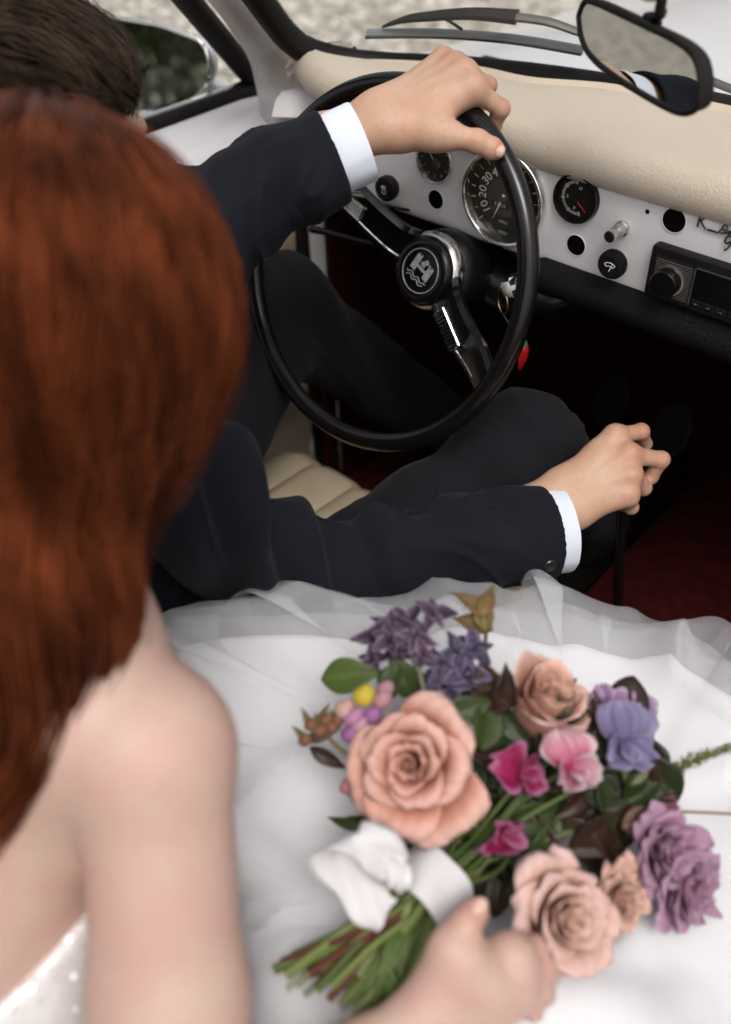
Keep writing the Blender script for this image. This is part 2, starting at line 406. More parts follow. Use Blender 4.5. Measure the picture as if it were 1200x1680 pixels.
# --- windscreen geometry
def ybase(x): return .395-.17*x*x-.66*x**4
ZB = .962
def screen(x, v):      # x along the base, v 0..1 up the glass
    return V(x*(1-.10*v), ybase(x)-.36*v, ZB+.40*v)
XS = .625
path = [screen(-XS-.02, v) for v in np.linspace(1, .14, 9)]
cor = [screen(-XS-.02, .14), screen(-XS-.012, .07), screen(-XS+.02, .02), screen(-XS+.07, 0)]
path += list(spline(cor, 8))[1:]
path += [screen(x, 0) for x in np.linspace(-XS+.09, XS-.09, 30)]
path += [p*V(-1, 1, 1) for p in spline(cor, 8)[::-1]][:-1]+[screen(XS+.02, v) for v in np.linspace(.14, 1, 9)]
wind = empty('windscreen', (0, .39, .95), car)
s = MB(); s.tube(path, .017, 14, True, up=(0, 0, 1), flat=1.0); so = s.build('seal', rubber, wind)
s = MB(); s.tube([p+V(0, .016, .006) for p in path], .004, 8); s.build('trim_strip', worn_chrome, wind)
gv = MB(); gv.grid([[screen(x*(1 if v > .1 else 1), v)+V(0, .012, 0) for v in np.linspace(.0, 1, 8)] for x in np.linspace(-XS, XS, 28)])
gv.build('glass_pane', glass, wind)
hd = MB(); hd.tube([screen(x, 1)+V(0, 0, .02) for x in np.linspace(-XS-.03, XS+.03, 25)], .026, 12, flat=.7); hd.build('header_rail', paint, wind)
# --- pillars
for sx in (-1, 1):
    p = MB(); pts = [V(-.715, .25, .90), V(-.71, .225, .955), V(-.697, .185, 1.0), V(-.688, .13, 1.06), V(-.676, .03, 1.17), V(-.66, -.08, 1.29), V(-.648, -.14, 1.36)]
    rr = [.062, .05, .036, .030, .028, .026, .024]
    q = spline(pts, 26); rq = np.interp(np.linspace(0, 6, 26), range(7), rr)
    p.tube([v*V(-sx, 1, 1) for v in q], list(rq), 16, flat=.8); p.build('pillar', pillar_paint, wind)
# --- printed mark on the glass
mk = MB()
def on_glass(px, py):
    lo_, hi_ = 1.0, 2.0
    for d in np.linspace(1.0, 1.7, 400):
        P = at(px, py, d); v = (P[2]-ZB)/.40; x = P[0]/(1-.10*v)
        if P[1] > ybase(x)-.36*v+.010: return P
    return P
ro = on_glass(555, 76); rx = unit(on_glass(580, 74)-on_glass(530, 80)); upg = unit(V(0, -.36, .40)); upg = unit(upg-rx*(upg@rx))
for k in range(6):       # lines of etched print too fine to read
    x_ = -.020
    while x_ < (.004 if k == 0 else .020-.002*(k % 3)):
        w_ = .0008+.0022*rng.rand(); mk.box(ro+upg*(.008-.0034*k)+rx*(x_+w_/2), (w_, .0022 if k == 0 else .0010, .0002), [rx, upg, np.cross(rx, upg)]); x_ += w_+.0009
mk.lathe([(.0024, 0), (.0024, .0002), (0, .0002)], ro+rx*.021-upg*.006, np.cross(rx, upg), 14)
mk.build('etched_mark', mat('etched_black', (.03, .03, .03), .7), wind, False)

# --- cowl and hood
cw = MB(); cw.grid([[V(x, ybase(np.clip(x, -.66, .66))+dy, dz+(.0 if abs(x) < .62 else -.02)) for dy, dz in ((-.035, .925), (-.024, .945), (-.012, .952), (.012, .950), (.035, .938))] for x in np.linspace(-.672, .672, 41)]); cw.build('cowl', paint_in, car)
def hood_z(x, y):
    t = y-.40; zc = .938-.045*t-.03*max(t-.25, 0)**1.6-.10*max(t-1.0, 0)**2
    return zc-.055*(abs(x)/.75)**4+.012*math.exp(-(abs(x)/.05)**2)*(1-min(1, max(0, t-.1)))*0
P = []
for x in np.linspace(-.76, .76, 49):
    y0 = ybase(np.clip(x, -.66, .66))+.038
    P.append([V(x, y, hood_z(x, y)-(0.0 if y > y0+.01 else .0)) for y in y0+(2.0-y0)*np.linspace(0, 1, 30)])
hb = MB(); hb.grid(P); hb.build('hood', paint, car)
for sx in (-1, 1):
    fp = MB(); ys = np.linspace(.26, 2.0, 28)
    fp.grid([[V(sx*(.76+dx), y, hood_z(.76, max(y, .30))-dz) for dx, dz in ((0, 0), (.022, .014), (.036, .045), (.042, .10), (.045, .3), (.03, .62))] for y in ys], flip=sx < 0); fp.build('fender', paint, car)
    for yw in (1.05, -1.35):
        wr = empty('wheel', (sx*.69, yw, .3), car)
        t_ = MB(); t_.lathe([(.19, -.07), (.27, -.075), (.3, -.055), (.308, 0), (.3, .055), (.27, .075), (.19, .07)], (sx*.69, yw, .308), (sx, 0, 0), 40, cap=False); t_.build('tyre', rubber, wr)
        t_ = MB(); t_.lathe([(.19, .06), (.17, .05), (.14, .06), (.06, .075), (.0, .08)], (sx*.69, yw, .308), (sx, 0, 0), 40); t_.build('rim', chrome, wr)
nose = MB(); nose.grid([[V(x, 2.0+.12*cos(pi*k/10-pi/2)*(1 if True else 0), hood_z(x, 2.0)-.05*k) for k in range(0, 10)] for x in np.linspace(-.76, .76, 21)]); nose.build('nose_panel', paint, car)
rd = MB(); rd.grid([[V(x, y, .90-.10*(abs(x)/.78)**4-.22*max(0, -1.2-y)**1.4) for y in np.linspace(-2.1, -.92, 16)] for x in np.linspace(-.79, .79, 25)]); rd.build('rear_deck', paint, car)
for sx in (-1, 1):
    qp = MB(); qp.grid([[V(sx*(.69+dx), y, .885-dz-.22*max(0, -1.2-y)**1.4) for dx, dz in ((-.02, .3), (-.02, .03), (.0, .008), (.05, -.005), (.09, .008), (.11, .04), (.115, .25), (.09, .68))] for y in np.linspace(-2.1, -.66, 18)], flip=sx > 0); qp.build('quarter_panel', paint, car)

# --- doors
def door(sx):
    d = empty('door', (sx*.75, -.2, .3), car)
    prof = [(-.800, .880), (-.792, .890), (-.782, .8935), (-.772, .8905), (-.762, .8885), (-.745, .8855), (-.727, .880), (-.712, .872), (-.702, .862), (-.699, .855), (-.703, .851)]
    ys = [-.65, -.64]+list(np.linspace(-.6, .2, 18))+[.215, .228, .238, .245, .249, .251]
    P = []
    for y in ys:
        e = max(0, (y-.20)/.051); k = 1-sqrt(max(0, 1-min(1, e)**2)); row = []
        for x, z in prof: row.append(V(-sx*(x-(x+.735)*.10*k), y, z-.03*k*(1 if x > -.75 else .3)))
        P.append(row)
    m_ = MB(); m_.grid(P); so_ = m_.build('sill', paint, d); sm_ = so_.modifiers.new('thick', 'SOLIDIFY'); sm_.thickness = .003; sm_.offset = -1
    # outer skin
    m_ = MB(); m_.grid([[V(sx*x, y, z) for x, z in ((.80, .88), (.806, .84), (.812, .7), (.812, .5), (.79, .25))] for y in np.linspace(-.65, .255, 10)], flip=sx < 0); m_.build('skin', paint, d)
    # weather strip and chrome at the base of the window
    m_ = MB(); m_.tube([V(sx*.803, y, .893) for y in np.linspace(-.65, .245, 20)], .0115, 10, flat=1.0, up=(0, 0, 1)); m_.build('weather_strip', rubber, d)
    m_ = MB(); m_.tube([V(sx*.822, y, .897) for y in np.linspace(-.65, .262, 20)], .0065, 8); m_.build('chrome_strip', chrome, d)
    # side window glass with its front edge raked like the pillar
    def gl(y, v): return V(sx*(.812-.10*v), y, .898+.40*v)
    m_ = MB(); m_.grid([[gl(-.64+(.238-.39*v+.64)*u, v) for v in np.linspace(0, 1, 8)] for u in np.linspace(0, 1, 8)]); m_.build('side_window', glass, d)
    fr = [gl(.262-.018*0-.38*v, v) for v in np.linspace(-.02, 1.0, 14)]
    m_ = MB(); m_.tube(fr, .021, 12, up=(1, 0, 0), flat=.75); m_.build('window_seal', rubber, d)
    # trim panel
    px_ = lambda u: .668
    rows = []
    zs = np.linspace(.852, .18, 48)
    m_ = MB(); m_.grid([[V(sx*(.698-.006*abs(sin(pi*(z-.30)/.0757))**.5), y, z) for z in zs] for y in np.linspace(-.64, .205, 30)]); m_.build('trim_panel', vinyl_s, d)
    m_ = MB(); m_.tube([V(sx*.698, y, .851) for y in np.linspace(-.64, .215, 20)], .006, 8); m_.build('piping', vinyl, d)
    for yy, zz in ((.168, .685), (-.1, .685), (-.35, .685)):
        m_ = MB(); m_.lathe([(.0075, 0), (.0075, .003), (.005, .005), (0, .0055)], V(sx*.6925, yy, zz), (-sx, 0, 0), 18); m_.build('trim_button', blackgloss, d)
    m_ = MB(); m_.tube([V(sx*.690, .218, z) for z in np.linspace(.855, .2, 12)], .010, 10); m_.build('edge_seal', rubber, d)
    m_ = MB()
    m_.tube(spline([V(sx*.695, -.25, .60), V(sx*.66, -.23, .60), V(sx*.652, -.19, .62)], 9), .007, 8); m_.build('handle', chrome, d)
    return d
dl = door(-1); dl['label'] = 'driver side door with silver sill and cream trim'; dr = door(1); dr['label'] = 'passenger side door with silver sill and cream trim'
for sx in (-1, 1):
    j = MB(); j.box((sx*.70, .243, .65), (.04, .026, .38)); j.build('door_jamb', paint_in, car)
    k = MB(); k.grid([[V(sx*(.672), y, z) for z in np.linspace(.18, .80, 10)] for y in np.linspace(.256, .98, 10)]); k.build('kick_panel', carpet, car)
    k = MB(); k.box((sx*.695, .242, .315), (.044, .028, .28)); k.build('sill_carpet', carpet, car)

# --- floor, tunnel, bulkhead
fl = MB(); fl.grid([[V(x, y, .19+.28*max(0, (y-.62)/.35)**1.3*(1 if y > .62 else 0)) for y in np.linspace(-.95, .97, 33)] for x in np.linspace(-.70, .70, 20)]); fl.build('floor_carpet', carpet, car)
tn = MB(); pr = [(-.13, .17), (-.125, .28), (-.11, .315), (-.07, .335), (0, .342), (.07, .335), (.11, .315), (.125, .28), (.13, .17)]
tn.grid([[V(x, y, z+.06*max(0, y-.5)) for x, z in pr] for y in np.linspace(-.95, .95, 10)]); tn.build('tunnel', carpet, car)
bh = MB(); bh.grid([[V(x, .94-.02*(z-.4), z) for z in np.linspace(.3, .80, 8)] for x in np.linspace(-.69, .69, 10)]); bh.build('bulkhead', carpet, car)
ub = MB(); ub.box((0, .33, .925), (1.10, .30, .012)); ub.build('dash_underside', blackmatte, car)
rb = MB(); rb.grid([[V(x, -.93, z) for z in np.linspace(.18, .89, 8)] for x in np.linspace(-.69, .69, 10)]); rb.build('rear_bulkhead', carpet, car)
mt = MB(); mt.prism(round_poly([V(-.56, -.02, .196), V(-.16, -.02, .196), V(-.16, .60, .196), V(-.56, .60, .196)], .05), .006, (0, 0, 1)); mt.build('rubber_mat', rubber, car)
for dx, dy in ((0.0, 0.0),):
    pass
# pedals with ribbed oval pads
for (px, py, d_, sc_, nm) in ((1003, 655, 1.58, 1.0, 'pedal'), (1102, 708, 1.50, 1.05, 'pedal')):
    c = at(px, py, d_); e = empty(nm, tuple(c), car); u = unit(V(1, 0, -.05)); w_ = unit(V(0, .45, .9)); nn_ = np.cross(u, w_)
    if nn_@(CAM-c) < 0: nn_ = -nn_
    m_ = MB(); m_.prism([c+(.030*cos(a)*u+.045*sin(a)*w_)*sc_-nn_*.006 for a in np.linspace(0, 2*pi, 28, endpoint=False)], .010, nn_); bevel(m_.build('pad', rubber, e, False), .003)
    for k in range(4):
        m_ = MB(); m_.torus(c+nn_*.0045, u*(1), w_*1.5, .006+.0058*k, .0016, 36, 6); m_.build('rib', rubber, e)
    m_ = MB(); m_.tube(spline([c-nn_*.004, c-nn_*.02+V(0, .05, -.06), V(c[0], c[1]+.10, .27)], 9), .009, 8); m_.build('arm', blackgloss, e)
# --- lower black padded roll under the dash
lp = MB(); a_, b_ = dash(872, 452), dash(1200, 556)
xs = np.linspace(-.235, .62, 40)
lp.tube([V(x, YD+.004, .826+.0*x) for x in xs], [.012 if i in (0, 39) else .0205 for i in range(40)], 14, flat=1.1); lp.build('lower_pad', padblack, car)

# --- dash panel
dashb = empty('dashboard', (0, YD, .85), car)
zt, zb = .966, .838
P = []
for x in np.linspace(-.58, .58, 67):
    cb = .05*max(0, abs(x)-.52)**1.0
    P.append([V(x, YD+dy+3.0*max(0, abs(x)-.5)**2, z) for dy, z in ((.0, .955), (.0, .93), (.0, .89), (.0, zb+.014), (.0015, zb+.006), (.006, zb), (.018, zb-.003), (.05, zb-.003))])
m_ = MB(); m_.grid(P); m_.build('panel', paint_in, dashb)
def hole_disc(px, py, r):
    c = dash(px, py); m_ = MB()
    m_.lathe([(r*1.12, .0006), (r*1.04, .0014), (r, .0012), (r, .0006)], c, NY, 36, cap=False); m_.build('hole_rim', paint_in, dashb)
    m_ = MB(); m_.lathe([(r*1.01, .0010), (0, .0010)], c, NY, 36); m_.build('hole_disc', holeblack, dashb)  # flat disc in front of the panel, its depth shade painted black
hole_disc(716, 327, .0115); hole_disc(946, 402, .0115); hole_disc(1107, 361, .0125)
m_ = MB(); m_.lathe([(.0025, .0006), (0, .001)], dash(1063, 347), NY, 10); m_.build('screw_hole_disc', holeblack, dashb)
m_ = MB(); a_ = dash(625, 333, .001); b_ = dash(672, 345, .001); m_.tube(spline([a_, a_*.5+b_*.5+V(0, -.003, 0), b_], 7), [.0008, .0016, .002, .002, .002, .002, .0015], 8); m_.build('slot_lever', blackgloss, dashb)
# chrome letters and black script at the panel's right
rxd, upd = V(1, 0, 0), V(0, 0, 1)
for k, ch in enumerate('KARMANN'):
    c = dash(1153, 366, .002)+V(.0235*k, 0, 0.001)
    text_mesh(None, ch, c, rxd, upd, .019, chrome, 'letter', dashb, .0012)
    if k < 6:
        m_ = MB(); m_.box(c+V(.0117, 0, -.0055), (.014, .0016, .0022)); m_.build('letter_bar', chrome, dashb)
scr = mat('script_black', (.006, .006, .006), .2, coat=.5)
c0 = dash(1180, 393, .003)
def script(pts, name='script_stroke'):
    m_ = MB(); q = spline([c0+V(x*.00085, 0, z*.0008+.004) for x, z in pts], len(pts)*6); m_.tube(q, .0010, 8); m_.build(name, scr, dashb)
script([(0, 3), (7, 6), (13, 10), (9, 2), (7, -4), (10, -7), (15, -2), (17, 3), (15, -6), (12, -13), (9, -16)])
script([(16, -4), (21, 0), (27, 12), (25, 4), (23, -8), (26, -1), (30, 0), (31, -7), (36, -4), (38, -1), (38, -8), (43, -3), (47, 0), (43, -6), (47, -8), (49, 0), (50, -8), (56, -5)])
script([(37.5, 4), (38.5, 5)], 'script_dot')

# --- padded dash top (cream vinyl)
P = []
for x in np.linspace(-.665, .665, 90):
    yb = ybase(np.clip(x, -.64, .64))-.030
    k = max(0, abs(x)-.52); front = YD-.012+3.0*k*k
    w = .35+.65*min(1, max(0, (x+.36)/.05)) if x < 0 else 1
    yb_ = yb-(.022*math.exp(-((x+.36)/.06)**2) if x < 0 else 0)
    lipz = .947-.006*0
    prof = [(front+.026+.026*cos(radians(q_)), .966+.026*sin(radians(q_))) for q_ in (285, 265, 245, 225, 205, 185, 165, 145, 125, 105)]
    zt_ = .992-.001
    for t in np.linspace(.06, 1, 12):
        prof.append((front+.026+(yb_-front-.026)*t, zt_+.003*sin(pi*t)-.020*t*t+.0012*float(fbm(V(x*9, t*3, .3)))))
    prof += [(yb_+.004, zt_-.014), (yb_+.005, zt_-.03)]
    edge = max(0, abs(x)-.645)/.02
    P.append([V(x, y, z-.012*edge*edge) for y, z in prof])
m_ = MB(); m_.grid(P); m_.build('dash_pad', vinyl, car)

# --- gauges
def gauge(name, c, r, bez, depth=.006):
    g_ = empty(name, tuple(c), car)
    m_ = MB(); m_.lathe([(r*1.03, 0), (r*1.03, depth*.5), (r*.99, depth), (r*.93, depth*.95), (r*.90, depth*.3), (r*.895, .0012)], c, NY, 60, cap=False); m_.build('bezel', bez, g_)
    if bez is chrome: m_ = MB(); m_.torus(c+NY*depth*.8, V(1, 0, 0), V(0, 0, 1), r*.985, r*.05, 64, 10); m_.build('bezel_ring', bez, g_)
    m_ = MB(); m_.lathe([(r*.92, .0012), (0, .0012)], c, NY, 60); m_.build('dial', dialblack, g_)
    return g_
def pol(c, r, a, off): return c+V(r*cos(radians(a)), -off, r*sin(radians(a)))
# speedometer
c = dash(829, 324); R0 = .0545; sp = gauge('speedometer', c, R0, chrome, .009)
m_ = MB(); m_.lathe([(.0365, .0016), (0, .0016)], c, NY, 50); m_.build('dial_ring', dialmid, sp)
m_ = MB(); m_.lathe([(.023, .0022), (0, .0022)], c, NY, 50); m_.build('dial_centre', dialgrey, sp)
for k in range(8):
    a = 214-34*k; text_mesh(None, str(10*(k+1)), pol(c, .0295, a, .0022), V(cos(radians(a-90)), 0, sin(radians(a-90))), V(cos(radians(a)), 0, sin(radians(a))), .0150, whiteprint, 'numeral', sp, .0001)
for k in range(16):
    a = 226-17*k; big = k % 2 == 0; m_ = MB(); rr_ = .0435
    u = V(cos(radians(a)), 0, sin(radians(a))); w_ = V(-u[2], 0, u[0]); m_.box(pol(c, rr_, a, .0019), (.0068 if big else .0055, .0017 if big else .0010, .0003), [u, w_, V(0, 1, 0)]); m_.build('tick', orangeprint if big or k % 3 else whiteprint, sp, False)
a = 247; u = V(cos(radians(a)), 0, sin(radians(a))); w_ = V(-u[2], 0, u[0]); m_ = MB()
m_.add([c+V(0, -.006, 0)+u*.030, c+V(0, -.006, 0)-u*.006+w_*.0017, c+V(0, -.006, 0)-u*.006-w_*.0017, c+V(0, -.0072, 0)-u*.004], [(0, 1, 3), (0, 3, 2), (1, 2, 3), (0, 2, 1)]); m_.build('needle', creamneedle, sp, False)
m_ = MB(); m_.lathe([(.0045, .0022), (.0045, .0065), (.003, .0075), (0, .0078)], c, NY, 24); m_.build('needle_hub', dialgrey, sp)
m_ = MB(); m_.box(c+V(-.004, -.0026, -.009), (.024, .0008, .0068)); m_.build('odometer_window', dialblack, sp, False)
text_mesh(None, '83885', c+V(-.004, -.0032, -.009), rxd, upd, .0066, greyprint, 'odometer_digits', sp, .0001)
text_mesh(None, 'MPH', c+V(.001, -.0022, -.029), rxd, upd, .0058, greyprint, 'print', sp, .0001)
text_mesh(None, 'VDO', c+V(.001, -.0019, -.0418), rxd, upd, .0056, greyprint, 'print', sp, .0001)
m_ = MB(); m_.lathe([(.049, .0075), (.03, .0082), (0, .0085)], c, NY, 50); m_.build('gauge_glass', lens_glass, sp)
# clock at the left
c = dash(716, 262); ck = gauge('clock_gauge', c, .0265, chrome, .006)
m_ = MB(); m_.lathe([(.0058, .0012), (.0058, .003), (0, .0033)], c+V(.001, 0, -.004), NY, 24); m_.build('needle_hub', dialgrey, ck)
a = 128; u = V(cos(radians(a)), 0, sin(radians(a))); w_ = V(-u[2], 0, u[0]); m_ = MB(); m_.box(c+u*.010+V(.001, -.0026, -.004), (.022, .0012, .0006), [u, w_, V(0, 1, 0)]); m_.build('needle', mat('yellow_needle', (.5, .42, .16), .5), ck, False)
for k in range(12):
    a = 30*k; u = V(cos(radians(a)), 0, sin(radians(a))); w_ = V(-u[2], 0, u[0]); m_ = MB(); m_.box(pol(c, .0195, a, .0016), (.0028, .0008, .0003), [u, w_, V(0, 1, 0)]); m_.build('tick', greyprint, ck, False)
m_ = MB(); m_.lathe([(.024, .0052), (0, .006)], c, NY, 40); m_.build('gauge_glass', lens_glass, ck)
# temperature gauge with red needle
c = dash(948, 324); tg = gauge('oil_gauge', c, .0265, blackgloss, .0075)
for k in range(33):
    a = 95+6.0*k; u = V(cos(radians(a)), 0, sin(radians(a))); w_ = V(-u[2], 0, u[0]); big = k % 8 == 0; m_ = MB(); m_.box(pol(c, .0172, a, .0016), (.0048 if big else .0032, .0010 if big else .0006, .0003), [u, w_, V(0, 1, 0)]); m_.build('tick', whiteprint, tg, False)
a = -38; u = V(cos(radians(a)), 0, sin(radians(a))); w_ = V(-u[2], 0, u[0]); m_ = MB(); m_.box(c+u*.009+V(0, -.003, -.002), (.015, .0012, .0006), [u, w_, V(0, 1, 0)]); m_.build('needle', redprint, tg, False)
m_ = MB(); m_.lathe([(.0030, .0012), (.0030, .0035), (0, .004)], c+V(0, 0, -.002), NY, 20); m_.build('needle_hub', dialblack, tg)
for tx, a in (('10', 75), ('5', 185), ('0', 262)): text_mesh(None, tx, pol(c, .0115, a, .0016), rxd, upd, .0048, whiteprint, 'numeral', tg, .0001)
m_ = MB(); m_.lathe([(.0235, .006), (0, .0068)], c, NY, 40); m_.build('gauge_glass', lens_glass, tg)

# --- knobs
def knob(px, py, r, sym):
    c = dash(px, py, .020); k_ = empty('knob', tuple(c), car)
    m_ = MB(); m_.lathe([(.006, -.020), (.006, -.008)], c, NY, 20); m_.build('shaft', worn_chrome, k_)
    pr_ = [(r*.6, -.012), (r*.9, -.010), (r, -.006), (r, .0), (r*.96, .003), (r*.72, .0042), (r*.70, .003), (0, .003)]
    m_ = MB(); m_.lathe(pr_, c, NY, 40); m_.build('cap', blackmatte if sym == 'l' else padblack, k_)
    m_ = MB(); b0 = c+V(0, -.0034, 0)
    if sym == 'l':
        m_.torus(b0+V(0, 0, -.0025), V(1, 0, 0), V(0, 0, 1), .0030, .0004, 20, 6)
        for a in (60, 80, 100, 120, 140): u = V(cos(radians(a)), 0, sin(radians(a))); m_.tube([b0+u*.0030+V(0, 0, -.001), b0+u*.0066+V(0, 0, -.001)], .0004, 6)
    else:
        m_.torus(b0+V(0, 0, -.006), V(1, 0, 0), V(0, 0, 1), .0098, .0005, 12, 6, radians(50), radians(130)); m_.torus(b0+V(0, 0, -.006), V(1, 0, 0), V(0, 0, 1), .0060, .0005, 12, 6, radians(50), radians(130))
        for a in (50, 130): u = V(cos(radians(a)), 0, sin(radians(a))); m_.tube([b0+u*.006+V(0, 0, -.006), b0+u*.0098+V(0, 0, -.006)], .0005, 6)
        m_.tube([b0+V(0, 0, -.006), b0+V(.003, 0, .003)], .0006, 6)
    m_.build('symbol', whiteprint, k_)
    return k_
knob(633, 310, .0155, 'l')['label'] = 'round black light switch knob with lamp symbol'
kk = knob(1003, 435, .0150, 'w'); kk['label'] = 'black ribbed wiper switch knob'
c = dash(1003, 435, .020)
for k in range(36):
    a = 10*k; u = V(cos(radians(a)), 0, sin(radians(a))); m_ = MB(); m_.box(c+u*.0152+V(0, .003, 0), (.0012, .0012, .007), [u, V(-u[2], 0, u[0]), V(0, 1, 0)]); m_.build('rib', padblack, kk, False)
cl = empty('cigarette_lighter', tuple(dash(1022, 374)), car); c = dash(1022, 374)
m_ = MB(); m_.lathe([(.0085, 0), (.0085, .003), (.0068, .004), (.0068, .013), (.0052, .015), (.0052, .020), (.0062, .021), (.0062, .027), (.0048, .027)], c, NY, 32); m_.build('barrel', worn_chrome, cl)
m_ = MB(); m_.lathe([(.0050, .0272), (.0045, .0278), (0, .028)], c, NY, 24); m_.build('cap', blackmatte, cl)

# --- radio
c0r = dash(1068, 470); z0, z1 = .853, .9105; x0r = dash(1074, 430)[0]; rd_ = empty('car_radio', (x0r+.09, YD, .87), car)
out = round_poly([V(x0r, YD-.001, z0), V(x0r+.184, YD-.001, z0), V(x0r+.184, YD-.001, z1), V(x0r, YD-.001, z1)], .005)
m_ = MB(); m_.prism(out, .012, NY); bevel(m_.build('housing', blackmatte, rd_, False), .0025, 3)
yf = YD-.0132
m_ = MB(); m_.prism(round_poly([V(x0r+.007, yf, z0+.006), V(x0r+.050, yf, z0+.006), V(x0r+.050, yf, z1-.009), V(x0r+.007, yf, z1-.009)], .002), .0008, NY); m_.build('knob_plate', dialblack, rd_, False)
for k in range(15):
    m_ = MB(); m_.box((x0r+.0285, yf-.0014, z0+.0085+k*.0026), (.040, .0010, .0009)); m_.build('groove_line', mat('grille_grey', (.12, .105, .095), .4, .3), rd_, False)
kc = V(x0r+.0265, yf-.001, z0+.026); m_ = MB(); m_.lathe([(.0165, 0), (.0165, .0025), (.0150, .003)], kc, NY, 40); m_.build('knob_ring', alu, rd_)
m_ = MB(); m_.lathe([(.0148, .002), (.0148, .014), (.0138, .0155), (.0, .0158)], kc, NY, 40); m_.build('volume_knob', bakelite, rd_)
m_ = MB(); m_.prism([V(x0r+.053, yf, z0+.015), V(x0r+.172, yf, z0+.015), V(x0r+.172, yf, z1-.010), V(x0r+.053, yf, z1-.010)], .0008, NY); m_.build('screen', mat('radio_screen', (.004, .004, .004), .12), rd_, False)
for (xa, za, w_, h_) in ((.0515, .0265, .0010, .040), (.1125, .0478, .121, .0008)):
    m_ = MB(); m_.box((x0r+xa, yf-.0012, z0+za-.0), (w_, .0016, h_)); m_.build('trim_line', alu, rd_, False)
for k in range(7):
    m_ = MB(); m_.box((x0r+.0595+k*.0135, yf-.0008, z0+.0105), (.0118, .0022, .0068)); bevel(m_.build('button', blackmatte, rd_, False), .0006)
    text_mesh(None, ['AUX', 'USB', 'MP3', 'AM', 'FM', 'SCN', 'MUT'][k] if False else '---', V(x0r+.0595+k*.0135, yf-.0022, z0+.0105), rxd, upd, .004, greyprint, 'button_print', rd_, .0001)
for k in range(11):      # small pale print, too fine to read
    if k != 4: m_ = MB(); m_.box(V(x0r+.098+k*.0036, yf-.0012, z0+.0178), (.0026, .0003, .0034)); m_.build('print', whiteprint, rd_, False)

# --- steering column
WC = V(-.34, 0, .85); TL = radians(22.2); WV = V(0, sin(TL), cos(TL)); WN = V(0, cos(TL), -sin(TL)); WX = V(1, 0, 0)
col = empty('steering_column', tuple(WC+WN*.3), car)
hubc = WC+WN*.100
m_ = MB(); m_.lathe([(.043, .014), (.049, .020), (.051, .032), (.051, .075), (.046, .082), (.040, .11), (.032, .35), (.026, .62)], hubc, WN, 40); m_.build('column_shroud', blackgloss, col)
m_ = MB(); ca = hubc+WN*.085
m_.tube([ca+V(-.01, .015, .01), ca+V(.06, .02, -.01), ca+V(.12, .035, -.008), ca+V(.16, .06, .01)], [.044, .042, .036, .022], 14, flat=.8); m_.build('lock_housing', blackgloss, col)
ic = hit(848, 470, hubc+WN*.055, (0, 1, -.3)); u_, w_, a_n = frame_from(CAM-ic)
axk = unit(V(.1, -1, .25))
m_ = MB(); m_.lathe([(.017, -.02), (.017, .0), (.0155, .003), (.013, .003)], ic, axk, 30); m_.build('lock_collar', blackmatte, col)
m_ = MB(); m_.lathe([(.0125, .0032), (.0125, .005), (.009, .0065), (0, .0065)], ic, axk, 30); m_.build('lock_barrel', chrome, col)
# indicator stalk to the left
st = [hit(650, 408, hubc+WN*.035, (0, 1, 0)), hit(600, 398, hubc+WN*.03, (0, 1, 0)), hit(540, 382, hubc+WN*.02, (0, 1, 0)), hit(508, 375, hubc+WN*.01, (0, 1, 0))]
m_ = MB(); m_.tube(spline(st, 16), list(np.interp(np.linspace(0, 1, 16), [0, .5, .95, 1], [.0035, .004, .0055, .003])), 10); m_.build('indicator_stalk', blackgloss, col)

# --- steering wheel
sw = empty('steering_wheel', tuple(WC), car)
def rim(th, er=0., nn=0.): th = radians(th); return WC+(WX*cos(th)+WV*sin(th))*(.195+er)+WN*nn
m_ = MB(); m_.torus(WC, WX, WV, .195, .0112, 140, 16); m_.build('rim', bakelite, sw)
# finger bumps line under the rim
m_ = MB(); m_.lathe([(.040, .014), (.0405, .006), (.038, -.003), (.0365, -.005)], hubc, -WN*-1, 48, cap=False); m_.build('hub_body', bakelite, sw)
hf = -WN     # toward the driver
m_ = MB(); m_.lathe([(.0465, -.012), (.047, -.004), (.0445, .003), (.0415, .005), (.041, .004)], hubc, hf, 56, cap=False); m_.build('hub_ring', worn_chrome, sw)
m_ = MB(); m_.lathe([(.041, .003), (.0405, .008), (.037, .0125), (.033, .0145), (.030, .0138), (0, .0142)], hubc, hf, 56); m_.build('horn_button', bakelite, sw)
silver_print = mat('emblem_silver', (.62, .62, .63), .38, .6, noise=(300, (.3, .3, .31), .8))
ec = hubc+hf*.0146; ea = radians(-24); ex = WX*cos(ea)-WV*sin(ea)*-1; ex = WX*cos(ea)+WV*sin(ea); ey = -WX*sin(ea)+WV*cos(ea)
m_ = MB(); m_.torus(ec-hf*.0002, WX, WV, .0262, .0007, 60, 6); m_.build('emblem_ring', silver_print, sw)
def emb(poly, nm='emblem'):
    m_ = MB(); m_.prism([ec+ex*(x*.00118)+ey*(y*.00118) for x, y in poly], .0006, hf); m_.build(nm, silver_print, sw, False)
emb([(-13, -4), (-6, -4), (-6, 14), (-8, 14), (-8, 12), (-10, 12), (-10, 14), (-13, 12)], 'emblem_tower')
emb([(13, -4), (6, -4), (6, 12), (8, 12), (8, 10), (10, 10), (10, 12), (13, 11)], 'emblem_tower')
emb([(-6, 1), (6, 1), (6, 4), (-6, 4)], 'emblem_wall')
emb([(-3, 5), (2, 5), (2, 9), (5, 11), (2, 14), (-1, 13), (-2, 10), (-4, 9)], 'emblem_beast')
for k in (0, 1):
    m_ = MB(); m_.tube([ec+hf*.0004+ex*(x*.001)+ey*((-9-4*k+1.6*sin(x*.55))*.001) for x in np.linspace(-16+2*k, 16-2*k, 30)], .0006, 6); m_.build('emblem_wave', silver_print, sw)
